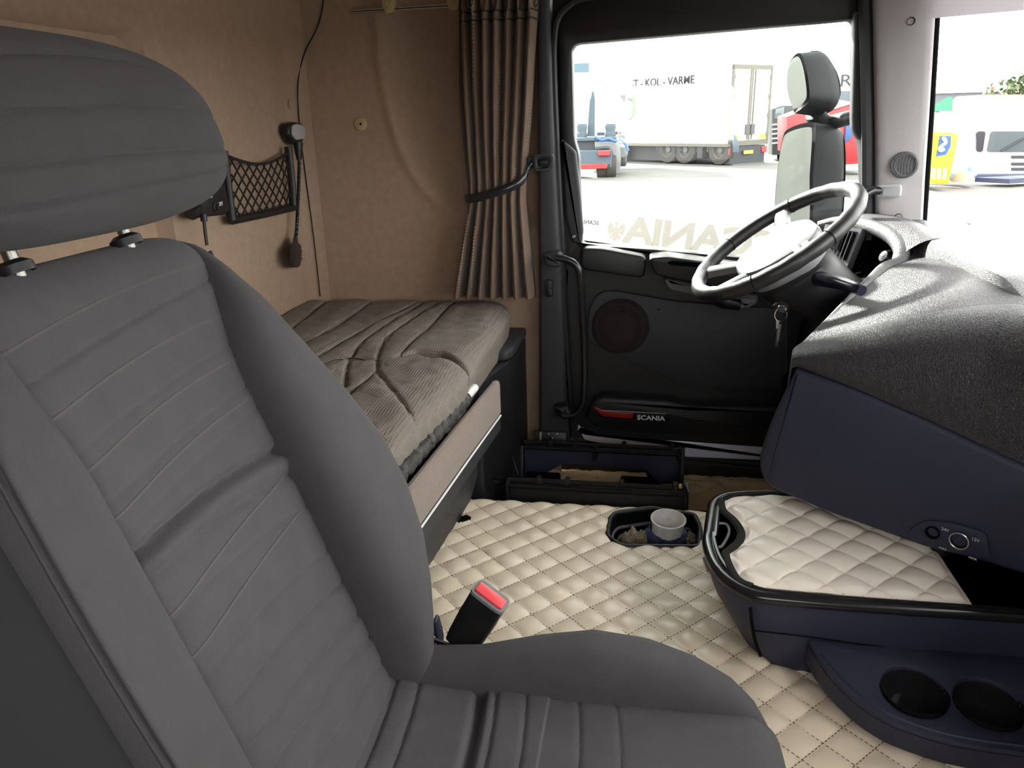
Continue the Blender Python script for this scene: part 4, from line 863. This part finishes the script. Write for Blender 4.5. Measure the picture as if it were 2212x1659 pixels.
for a in (math.radians(18), math.radians(162)):
    for k in (-1, 1):
        c = wh(a, .108, -.010)+w2*.010*k; ob('button', pbox(c, w1, w2, wn, .030, .014, .008, .002, 1), LIGHTGREY, sw_)
scl = thing('steering_column', SW-wn*.2, 'black steering column shroud with lever behind the wheel', 'steering column')
ax = -wn; dn = unit((.55, .0, -.83))
def colr(c, a, b, n=24): return [c+w1*x+w2*y for x, y in [sup(2*math.pi*k/n, a, b, .75) for k in range(n)]]
c0 = SW-wn*.055
ob('shroud', loft([colr(c0, .072, .070), colr(c0-wn*.02, .095, .088), colr(c0-wn*.045+np.array((.01, 0, 0)), .098, .085), colr(c0-wn*.085+np.array((.035, 0, 0)), .085, .075), colr(c0-wn*.13+np.array((.075, 0, 0)), .075, .07), colr(c0-wn*.24+np.array((.14, 0, .0)), .07, .07)]), BLACKP, scl)
ob('stalk_lever', tube(crom([onY(1768, 602, 1.66), onY(1790, 606, 1.61), onY(1818, 612, 1.56), onY(1848, 622, 1.51), onY(1862, 628, 1.49)], 5), lambda t: .016-.006*t, 12), mat('blue_gloss', (.015, .016, .035), .2), scl)
ob('lever', tube([onY(1535, 640, 1.86), onY(1560, 655, 1.90), onY(1595, 662, 1.93)], [.012, .013, .010], 10), BLACKP, scl)
ob('ignition_lock', lathe([(.016, 0), (.016, .012), (.011, .015), (0, .015)], onY(1688, 667, 1.62), (-.5, -.8, .2), 20), SATIN, scl)
ky = thing('ignition_key', onY(1684, 738, 1.60), 'ignition key on a steel ring hanging below the steering column', 'key')
kc = onY(1687, 680, 1.605)
ob('key_ring', ring_torus(kc, .0135, .0013, (.25, -1, .1), 28, 6), CHROME, ky)
ob('key_head', pbox(onY(1688, 668, 1.60), (1, 0, 0), (0, 1, 0), (0, 0, 1), .014, .006, .016, .002, 1), BLACKP, ky)
ob('key_blade', prism([(-.0035, .0), (.0035, .0), (.003, -.03), (.0035, -.034), (.002, -.040), (.003, -.046), (0, -.052), (-.003, -.046)], [], frame(onY(1684, 700, 1.60), (1, .0, .12), (.05, 0, 1), (0, 1, 0)), -.001, .001), CHROME, ky)
ob('key_tag', prism([(-.003, 0), (.003, 0), (.002, -.016), (-.002, -.018)], [], frame(onY(1680, 692, 1.598), (1, 0, 0), (0, 0, 1), (0, 1, 0)), -.001, .001), ALU, ky)
# ------------------------------------------------------------------ mirrors outside the driver's window
mm = thing('door_mirror', onY(1800, 480, 2.40), 'tall grey truck mirror outside the driver window', 'mirror')
MHS = mat('mirror_housing', (.006, .007, .0085), .5, bump=(300, .15), spec=.2)
MGL = mat('mirror_glass', (.26, .28, .265), .06, 1.0)
def mirror(parent, gl_px, ho_px, Yg, Yh, g_in):
    xm = max(x for x, y in gl_px); a = [onY(x, y, Yg+.002*(xm-x)) for x, y in gl_px]; b = [onY(x, y, Yh) for x, y in ho_px]
    ca = sum(a)/len(a); 
    rim = crom(a+[a[0]], 4)[:-1]; back = crom(b+[b[0]], 4)[:-1]
    mid = [p*.45+q*.55+np.array((.015, -.0, 0)) for p, q in zip(rim, back)]; cb_ = sum(back)/len(back)
    end = [cb_+(q-cb_)*.8+np.array((.012, .0, 0)) for q in back]
    ob('housing', loft([[ca+(p-ca)*.92+np.array((.004, 0, 0)) for p in rim], rim, mid, back, end]), MHS, parent)
    ob('mirror_glass', ([ca+(p-ca)*g_in+np.array((-.005, -.004, 0)) for p in rim], [tuple(range(len(rim)))]), MGL, parent, smooth=False)
mirror(mm, [(1672, 500), (1676, 400), (1690, 300), (1708, 276), (1752, 264), (1762, 280), (1756, 380), (1748, 520)], [(1748, 520), (1762, 400), (1778, 300), (1790, 268), (1812, 276), (1822, 300), (1822, 400), (1808, 520)], 2.34, 2.40, .90)
um = thing('wide_angle_mirror', onY(1760, 250, 2.38), 'rounded wide-angle mirror above the tall door mirror', 'mirror')
mirror(um, [(1716, 245), (1702, 200), (1702, 150), (1714, 122), (1730, 116), (1742, 150), (1749, 205), (1742, 226)], [(1756, 254), (1742, 200), (1736, 150), (1748, 112), (1782, 116), (1808, 160), (1814, 210), (1796, 240)], 2.32, 2.38, .88)
ob('neck', tube([onY(1762, 244, 2.39), onY(1770, 262, 2.40), onY(1775, 290, 2.41)], .030, 12), MHS, mm)
ob('arm', tube([onY(1780, 268, 2.42), onY(1830, 256, 2.36), onY(1870, 246, 2.30), np.array((.66, 2.13, .99))], .020, 12), BLACKP, mm)

# ------------------------------------------------------------------ the yard outside
GZ = -1.12
def gnd(x, y): return onZ(x, y, GZ)
PAVE = mat('concrete_block_paving', (.080, .077, .072), .9, wave=(4, .3), var=(.6, .10))
ob('ground', ([(-160, 3.2, GZ), (160, 3.2, GZ), (160, 260, GZ), (-160, 260, GZ), (-160, -60, GZ), (160, -60, GZ)], [(0, 1, 2, 3), (4, 5, 1, 0)]), PAVE, kind='structure', label='sunlit concrete yard', smooth=False)
TYRE = mat('tyre', (.035, .032, .028), .9); RIM = mat('wheel_rim', (.075, .07, .065), .5); CHAS = mat('chassis_grey', (.022, .025, .031), .6)
BLUEG = mat('blue_grey_steel', (.045, .066, .085), .6); FRAMEC = mat('door_frame_beige', (.10, .092, .072), .6); LAMPR = mat('tail_lamp', (.28, .02, .02), .4); ORANGE = mat('orange_lamp', (.4, .10, .03), .4)
YEL = mat('hazard_yellow', (.5, .36, .05), .5); GREENP = mat('green_paint', (.035, .09, .02), .5)
def wheel(name, parent, c, R, w, ax, rim=True):
    o = ob(name, lathe([(R*.55, -w/2), (R*.93, -w/2), (R, -w*.3), (R, w*.3), (R*.93, w/2), (R*.55, w/2)], c, ax, 28), TYRE, parent)
    ob('wheel_rim', lathe([(R*.58, w*.45), (R*.54, w*.40), (R*.5, .0), (R*.22, w*.05), (R*.2, w*.35), (0, w*.35)], c, ax, 24), RIM, o); return o
# white rigid box truck with rear doors towards the yard
P0 = gnd(1545, 352); yaw_t = math.radians(0)
rl_ = gnd(1570, 358)                                   # under the near rear corner
d1 = unit((gnd(1360, 336)-gnd(1570, 350))*np.array((1, 1, 0))); d1 = unit((-.72, .69, 0)); d2 = np.array((d1[1], -d1[0], 0)); d2 = d2 if d2[1] > 0 else -d2
TB = np.array((rl_[0], rl_[1], 0)); dist = TB[1]
zof = lambda py, px=1585: onY(px, py, TB[1])[2]
zb, zt = zof(312, 1575), zof(140, 1597)
wd = 2.5
bt = thing('box_truck', (TB[0], TB[1], GZ), 'white box truck with lettering on its side, rear doors facing the yard', 'truck')
TF = frame(np.array((TB[0], TB[1], 0)), d1, d2, (0, 0, 1))     # a: towards the front, b: across, c: height
ob('cargo_box', box(0, 9.5, 0, wd, zb, zt, .03, 1, TF), WHITE, bt)
ob('floor_rail', box(-.02, 9.5, -.03, 0, zb-.10, zb+.02, 0, 1, TF), FRAMEC, bt)
for b0, b1 in ((.04, wd/2-.02), (wd/2+.02, wd-.04)):
    dr = ob('rear_door', box(-.05, -.01, b0, b1, zb+.12, zt-.12, .01, 1, TF), WHITE, bt)
    for zz in (.05, .30, .55, .80): ob('hinge', box(-.09, -.04, (b0 if b0 < 1 else b1)-.08, (b0 if b0 < 1 else b1)+.08, zb+(zt-zb)*zz+.1, zb+(zt-zb)*zz+.26, 0, 1, TF), FRAMEC, dr)
    ob('lock_rod', tube([TF(-.08, wd/2+(.14 if b0 > 1 else -.14), zb+.15), TF(-.08, wd/2+(.14 if b0 > 1 else -.14), zt-.15)], .03, 6), FRAMEC, dr)
    ob('lock_plate', box(-.11, -.05, wd/2+(.05 if b0 > 1 else -.30), wd/2+(.30 if b0 > 1 else -.05), zb+.35, zb+.75, 0, 1, TF), mat('lock_grey', (.06, .06, .06), .6), dr)
    ob('hazard_panel', box(-.065, -.045, (wd-.55 if b0 > 1 else .08), (wd-.08 if b0 > 1 else .55), zb+.14, zb+.34, 0, 1, TF), YEL, dr)
fr_ = [box(-.08, 0, -.03, .07, zb, zt, 0, 1, TF), box(-.08, 0, wd-.07, wd+.03, zb, zt, 0, 1, TF), box(-.08, 0, -.03, wd+.03, zt-.14, zt+.03, 0, 1, TF), box(-.08, 0, -.03, wd+.03, zb-.08, zb+.12, 0, 1, TF), box(-.07, 0, wd/2-.04, wd/2+.04, zb, zt, 0, 1, TF)]
ob('rear_frame', fr_, FRAMEC, bt)
side = lambda px, py: (lambda d: CAM+d*(((np.array((TB[0], TB[1], 0))-CAM)@d2)/(d@d2)))(ray(px, py))
t0, t1 = side(1349, 190), side(1500, 187); tw = max(v[0] for v in text('OST - KOL - VARME', 1, (0, 0, 0), (1, 0, 0), (0, 1, 0))[0]); k_ = np.linalg.norm((t1-t0)[:2])/tw
ob('lettering', text('OST - KOL - VARME', 1, t0-d2*.03, -d1*k_, (0, 0, .46), .01, bold=.012), mat('grey_lettering', (.012, .012, .013), .7), bt, label='grey side lettering')
for b0 in (.02, wd-.34): ob('tail_lamp', box(-.1, 0, b0, b0+.32, zb-.42, zb-.16, .02, 1, TF), LAMPR, bt)
ob('bumper', box(-.12, .05, .25, wd-.1, zb-1.0, zb-.80, .02, 1, TF), mat('bumper_grey', (.07, .065, .06), .6), bt)
ob('chassis', [box(-.02, 9.3, .5, wd-.5, zb-.75, zb-.1, 0, 1, TF), box(-.05, .3, .1, wd-.1, zb-.8, zb-.1, 0, 1, TF)], CHAS, bt)
ob('plate', box(-.14, -.1, .9, 1.5, zb-.42, zb-.28, 0, 1, TF), YEL, bt)
for px, k in ((1440, 0), (1477, 1), (1552, 2)):
    dd = ray(px, 336); tt = ((np.array((TB[0], TB[1], 0))-CAM)@d2)/(dd@d2); P = CAM+dd*tt; a = (P-np.array((TB[0], TB[1], 0)))@d1
    R = .60
    wheel('wheel', bt, TF(a, .18, GZ+R), R, .30, -d2)
    ob('mudguard', tube([TF(a+math.cos(t)*(R+.13), .18, GZ+R+math.sin(t)*(R+.13)) for t in np.linspace(-.1, math.pi+.1, 14)], .05, 6, flat=3), BLUEG, bt)
ob('mud_flap', box(1.35, 1.65, .04, .5, GZ+.25, GZ+1.0, .02, 1, TF), CHAS, bt)
ob('toolbox', box(6.0, 7.2, .05, .6, zb-.9, zb-.15, .03, 1, TF), CHAS, bt)
# hook-lift truck seen from behind at the left edge of the window
hk = gnd(1300, 384); hl = thing('hook_lift_truck', hk, 'blue-grey hook-lift chassis truck seen from behind, red rear reflectors', 'truck')
hz = lambda x, y: onY(x, y, hk[1])
def hbox(x0, y0, x1, y1, dy0, dy1, b=.02):
    A, B = hz(x0, y0), hz(x1, y1); return box(min(A[0], B[0]), max(A[0], B[0]), hk[1]+dy0, hk[1]+dy1, min(A[2], B[2]), max(A[2], B[2]), b, 1)
ob('rear_panel', hbox(1225, 326, 1322, 362, 0, .3), BLUEG, hl)
ob('rear_beam', hbox(1225, 355, 1312, 364, -.15, .1), REDR, hl, label='red reflector bar')
ob('tail_lamp', hbox(1292, 325, 1318, 336, -.15, .05), LAMPR, hl)
ob('mudguard', tube(crom([hz(x, y)+np.array((0, .3, 0)) for x, y in [(1284, 312), (1312, 310), (1326, 318), (1330, 345), (1328, 372)]], 4), .10, 8, flat=2), mat('mudguard_grey', (.11, .115, .12), .5), hl)
wheel('wheel', hl, hz(1318, 366)+np.array((0, .5, .12)), .50, .34, (1, .1, 0)); wheel('wheel', hl, hz(1298, 366)+np.array((0, .5, .12)), .50, .34, (1, .1, 0))
wheel('wheel', hl, hz(1235, 366)+np.array((0, .5, .12)), .50, .34, (1, .1, 0))
ob('chassis', hbox(1236, 300, 1320, 330, .3, 2.6), CHAS, hl)
ob('hook_arm', loft([[hz(x-w, y)+np.array((0, .8, 0)), hz(x+w, y)+np.array((0, .8, 0)), hz(x+w, y)+np.array((0, 1.1, 0)), hz(x-w, y)+np.array((0, 1.1, 0))] for x, y, w in [(1273, 296, 8), (1274, 260, 7), (1276, 215, 5.5), (1277, 210, 4), (1277, 196, 1.5)]]), BLUEG, hl)
for x in (1254, 1317):
    ob('roller', lathe([(.0, -.25), (.17, -.25), (.20, -.15), (.17, 0), (.20, .15), (.17, .25), (0, .25)], hz(x, 284)+np.array((0, .6, 0)), (0, 0, 1), 16), BLUEG, hl)
    ob('roller_frame', hbox(x-7, 286, x+7, 302, .4, .9), BLUEG, hl)
ob('deck', hbox(1240, 298, 1330, 304, .2, 2.6), BLUEG, hl)
ob('hoses', tube(crom([hz(x, y) for x, y in [(1285, 296), (1300, 303), (1315, 300), (1330, 305), (1340, 300), (1352, 312), (1356, 326)]], 4), .055, 8), mat('blue_hose', (.02, .07, .22), .5), hl)
ob('side_fender', hbox(1330, 318, 1352, 345, 1.0, 3.0, .05), MATS['mudguard_grey'], hl); ob('lower_step', hbox(1332, 345, 1350, 364, 1.2, 2.6, .03), CHAS, hl)
# white truck cab with green mirrors in front of the box truck
wc = gnd(1310, 367); wcz = lambda x, y, dy=0: onY(x, y, wc[1]+dy)
wt_ = thing('white_truck_cab', wc, 'white truck cab with green mirror housings in front of the box truck', 'truck')
def wbox(x0, y0, x1, y1, dy0, dy1, b=.05):
    A, B = wcz(x0, y0), wcz(x1, y1); return box(min(A[0], B[0]), max(A[0], B[0]), wc[1]+dy0, wc[1]+dy1, min(A[2], B[2]), max(A[2], B[2]), b, 2)
ob('cab', wbox(1225, 158, 1362, 308, 0, 2.2), WHITE, wt_); ob('roof_deflector', loft([[wcz(x, y)+np.array((0, d, 0)) for x, y, d in [(1250, 158, .1), (1300, 157, .1), (1314, 153, .1), (1314, 160, .1)]], [wcz(x, y)+np.array((0, d, 0)) for x, y, d in [(1250, 158, 2), (1300, 157, 2), (1314, 153, 2), (1314, 160, 2)]]]), mat('bright_green', (.10, .35, .02), .5), wt_)
ob('mirror_housing', loft([[wcz(x+dx, y)+np.array((0, d, 0)) for dx, d in [(-w, -.1), (w, -.1), (w, .1), (-w, .1)]] for x, y, w in [(1368, 208, 3), (1371, 222, 4), (1369, 228, 2), (1370, 234, 4), (1369, 250, 4), (1366, 254, 2)]]), GREENP, wt_)
ob('mirror_arm', tube([wcz(1356, 212), wcz(1368, 219)], .05, 6), CHAS, wt_); ob('mirror_arm', tube([wcz(1357, 260), wcz(1368, 252)], .03, 6), CHAS, wt_)
ob('camera_bracket', [tube([wcz(1340, 208), wcz(1352, 208)], .06, 6), tube([wcz(1347, 208), wcz(1348, 219)], .06, 6)], CHAS, wt_)
ob('antenna', tube([wcz(1299, 160), wcz(1299, 133)], .02, 6), mat('antenna_grey', (.15, .15, .15), .6), wt_)
for q in ((1290, 286, 1306, 300), (1327, 284, 1344, 290), (1325, 292, 1350, 300)): ob('grille', wbox(*q, -.05, .02, .01), CHAS, wt_)
# far buildings
def bld(name, x0, x1, ytop, dist_y, m, label, depth=12, zb_=GZ):
    A, B = onY(x0, ytop, dist_y), onY(x1, ytop, dist_y); t = thing(name, ((A[0]+B[0])/2, dist_y, zb_), label, 'building')
    ob('wall', box(A[0], B[0], dist_y, dist_y+depth, zb_, (A[2]+B[2])/2), m, t, smooth=False); return t
b1_ = bld('blue_shed', 1120, 1272, 139, 70, mat('blue_cladding', (.07, .115, .15), .6), 'blue-grey clad shed wall behind the hook-lift truck')
b2_ = bld('white_hall', 1700, 1858, 150, 80, WHITE, 'white hall with large dark lettering behind the mirrors')
ob('lettering', text('RU', 1.5, onY(1812, 187, 79.8), (1.25, 0, 0), (0, 0, 1), .05), mat('dark_lettering', (.03, .03, .032), .7), b2_)
A = onY(1760, 198, 78); B = onY(1858, 262, 78); ob('grey_band', box(A[0], B[0], 79, 80, B[2], A[2]), mat('grey_cladding', (.09, .10, .115), .7), b2_, smooth=False)
b3_ = bld('grey_warehouse', 1990, 2160, 199, 75, MATS['grey_cladding'], 'long grey clad warehouse beyond the windscreen')
ob('roof_edge', box(onY(1985, 199, 75)[0], onY(2160, 199, 75)[0], 74.8, 76, onY(2060, 201, 75)[2], onY(2060, 197, 75)[2]), WHITE, b3_, smooth=False)
hs_ = thing('brick_house', gnd(2190, 300), 'house with red tiled roof and chimney far beyond the windscreen', 'building')
RY = 68
def rp(x, y, d=0): return onY(x, y, RY+d)
ob('roof', loft([[rp(2150, 216), rp(2260, 225), rp(2230, 190, 5), rp(2168, 190, 5)], [rp(2150, 216)-np.array((0, 0, .3)), rp(2260, 225)-np.array((0, 0, .3)), rp(2230, 192, 5), rp(2168, 192, 5)]]), mat('roof_tiles', (.22, .07, .05), .8, wave=(3, .8)), hs_)
ob('chimney', box(rp(2174, 200)[0], rp(2182, 200)[0], RY+3, RY+4, rp(2178, 200)[2], rp(2178, 184)[2]), MATS['roof_tiles'], hs_, smooth=False)
ob('wall', box(rp(2156, 216)[0], rp(2250, 216)[0], RY+.5, RY+6, GZ, rp(2200, 218)[2]), mat('pale_render', (.6, .55, .48), .9), hs_, smooth=False)
LEAF = mat('leaf_green', (.04, .07, .018), .8)
def tree(px, py, Y, rx, rz, label, n=260):
    c = onY(px, py, Y); t = thing('tree', (c[0], Y, GZ), label, 'tree'); rr = random.Random(px); parts = []
    for _ in range(n):
        d = unit((rr.gauss(0, 1), rr.gauss(0, 1), rr.gauss(0, 1)))*rr.random()**.33; p = c+d*np.array((rx, rx, rz)); s_ = .25
        a, b = unit((rr.gauss(0, 1), rr.gauss(0, 1), rr.gauss(0, 1))), unit((rr.gauss(0, 1), rr.gauss(0, 1), rr.gauss(0, 1)))
        parts.append(([p, p+a*s_, p+a*s_+b*s_, p+b*s_], [(0, 1, 2, 3)]))
    ob('foliage', merge(parts), LEAF, t, kind='stuff', smooth=False); ob('trunk', tube([(c[0], Y, GZ), (c[0]+.1, Y, c[2])], .2, 8), mat('bark', (.12, .08, .05), .9), t)
tree(2208, 186, 66, 1.2, .9, 'green tree top beside the red roof at the right edge')
tree(2160, 204, 60, 1.0, 1.0, 'sparse pale tree in front of the red-roofed house', 90)
# yellow container flap with the blue emblem
YC = 22.0
def yp(x, y, d=0): return onY(x, y, YC+d)
yc = thing('yellow_cabinet', yp(2035, 396), 'bright yellow recycling cabinet with a blue shield emblem', 'container')
yo = yp(2005, 395)
ycf = lambda pts, d0, d1, b=0: prism([(yp(x, y)[0], yp(x, y)[2]) for x, y in pts], [], XZ(YC), d0, d1, b)
ob('body', ycf([(2000, 396), (2050, 398), (2072, 290), (2006, 284)], 0, 1.6, .03), mat('bright_yellow', (.55, .48, .01), .5), yc)
ob('upper_body', ycf([(2004, 284), (2070, 290), (2072, 250), (2006, 240)], .1, 1.5, .03), mat('pale_yellow', (.60, .55, .22), .5), yc)
ob('side_panel', ycf([(2003, 288), (2026, 292), (2016, 332), (2002, 336)], -.04, 0, .0), mat('ochre_panel', (.30, .20, .01), .6), yc)
ob('emblem', ycf([(2030, 293), (2053, 294), (2052, 316), (2042, 334), (2022, 338)], -.05, 0), mat('emblem_blue', (.015, .06, .22), .5), yc, label='blue shield emblem')
ob('emblem_mark', (lambda P: tube(P, .045, 6))(crom([yp(x, y, -.09) for x, y in [(2036, 300), (2040, 300), (2043, 308), (2036, 314), (2030, 320), (2032, 325), (2040, 322)]], 4)), WHITE, yc, label='white hook mark')
for k in range(3): ob('marking', ycf([(2012+k*12, 362), (2020+k*12, 363), (2018+k*12, 388), (2010+k*12, 386)], -.05, 0), MATS['pale_yellow'], yc)
gt = thing('green_skip', onY(2030, 240, 24), 'green tarpaulin-covered container behind the yellow cabinet', 'container')
ob('tarp', loft([[onY(x, y, 24+d) for x, y in [(2002, 244), (2012, 230), (2050, 208), (2058, 212), (2058, 240), (2030, 240)]] for d in (0, 1.5)]), mat('tarp_green', (.03, .15, .10), .7), gt)
ob('base', prism([(onY(x, y, 24)[0], onY(x, y, 24)[2]) for x, y in [(2000, 244), (2060, 240)]]+[(onY(2060, 240, 24)[0], GZ), (onY(2000, 240, 24)[0], GZ)], [], XZ(24.2), 0, 1.4), WHITE, gt)
# white trucks parked beyond the windscreen
def cabtruck(px0, px1, pytop, pybot, Y, label, full=True):
    g = onY((px0+px1)/2, pybot, Y); t = thing('parked_truck', g, label, 'truck')
    q = lambda u, v, d=0.: onY(px0+(px1-px0)*u, pytop+(pybot-pytop)*v, Y+d)
    pr = lambda pts, d0, d1, b=.03: prism(rnd([(q(u, v)[0], q(u, v)[2]) for u, v in pts], .08), [], XZ(Y), d0, d1, b)
    ob('cab', pr([(0, .10), (.08, .0), (.92, 0), (1, .1), (1, .92), (0, .92)], 0, 2.2), WHITE, t)
    ob('windscreen', pr([(.14, .42), (.93, .42), (.95, .66), (.10, .66)], -.05, .02, 0), mat('truck_glass', (.06, .075, .08), .1), t)
    for u in (.25, .6): ob('wiper', tube([q(u, .65, -.1), q(u+.22, .50, -.1)], .03, 6), CHAS, t)
    ob('side_window', pr([(.0, .42), (.09, .42), (.06, .66), (.0, .66)], -.06, .02, 0), mat('dark_glass', (.025, .022, .03), .1), t)
    for v in (.72, .80, .86): ob('grille_bar', pr([(.34, v-.02), (.90, v-.02), (.90, v+.015), (.34, v+.015)], -.06, .02, 0), CHAS, t)
    ob('headlamp', pr([(.06, .80), (.22, .78), (.24, .86), (.08, .88)], -.06, .02, .01), CLEARL, t)
    ob('bumper', pr([(-.01, .91), (1.01, .91), (1.01, .985), (-.01, .985)], -.1, .4), mat('dark_bumper', (.03, .035, .07), .6), t)
    wheel('wheel', t, q(.15, .90, .6), .5, .35, (1, 0, 0)); wheel('wheel', t, q(.85, .90, .6), .5, .35, (1, 0, 0)); return t
cabtruck(2108, 2330, 205, 392, 26, 'white truck facing the yard at the right edge beyond the windscreen')
cabtruck(2062, 2112, 235, 378, 30, 'narrow white truck between the yellow cabinet and the other truck')
bc = thing('blue_crate', onY(2085, 388, 23), 'light blue plastic sheet crate on the ground by the yellow cabinet', 'crate')
ob('shell', prism([(onY(x, y, 23)[0], onY(x, y, 23)[2]) for x, y in [(2062, 376), (2086, 366), (2098, 360), (2102, 390), (2064, 392)]], [], XZ(23), 0, .8, .02), mat('crate_blue', (.06, .14, .30), .5), bc)
ob('rag', lump(onY(2079, 392, 22.8), .28, .2, .30, 3.3), mat('cream_rag', (.25, .20, .15), .9), bc)
ob('debris_board', prism(pxZ([(2105, 393), (2212, 388), (2260, 391), (2180, 397)], GZ+.1), [], XY(GZ+.1), 0, .12), MATS['dark_bumper'], None, 'dark blue boards lying on the ground before the white truck', 'board', smooth=False)
# dark truck and red truck behind the mirrors
def dpr(Y, pts, d0, d1, b=.02): return prism([(onY(x, y, Y)[0], onY(x, y, Y)[2]) for x, y in pts], [], XZ(Y), d0, d1, b)
dt = thing('dark_truck', onY(1690, 338, 36), 'dark grey truck cab beside the box truck rear doors', 'truck')
ob('cab', dpr(36, [(1668, 335), (1668, 236), (1690, 228), (1730, 228), (1730, 335)], 0, 2), mat('truck_dark', (.02, .023, .027), .4), dt)
ob('windscreen', dpr(36, [(1672, 256), (1675, 236), (1694, 230), (1692, 262)], -.06, 0), mat('truck_glass_pale', (.09, .12, .125), .1), dt)
for k in range(5): ob('grille_bar', dpr(36, [(1668, 268+k*10), (1705, 264+k*10), (1705, 267+k*10), (1668, 271+k*10)], -.08, 0, 0), LIGHTGREY, dt)
ob('indicator', dpr(36, [(1682, 286), (1688, 284), (1688, 294), (1682, 295)], -.1, 0, 0), ORANGE, dt)
wheel('wheel', dt, onY(1690, 330, 36.5), .5, .3, (1, 0, 0))
rd = thing('red_truck', onY(1840, 365, 28), 'red truck parked behind the tall door mirror', 'truck')
REDT = mat('truck_red', (.22, .008, .012), .4)
ob('cab', dpr(28, [(1700, 252), (1760, 230), (1832, 222), (1870, 262), (1872, 352), (1824, 356), (1700, 330)], 0, 2), REDT, rd)
ob('roof_fairing', dpr(28, [(1742, 232), (1800, 214), (1845, 222), (1800, 236)], -.1, 1.8), WHITE, rd)
ob('blue_panel', dpr(28, [(1826, 262), (1846, 270), (1836, 300), (1824, 308)], -.1, 0), mat('panel_blue', (.015, .06, .2), .5), rd)
ob('step', dpr(28, [(1822, 356), (1872, 352), (1872, 366), (1822, 368)], -.2, .5), LIGHTGREY, rd); wheel('wheel', rd, onY(1790, 345, 28.6), .5, .3, (1, 0, 0))
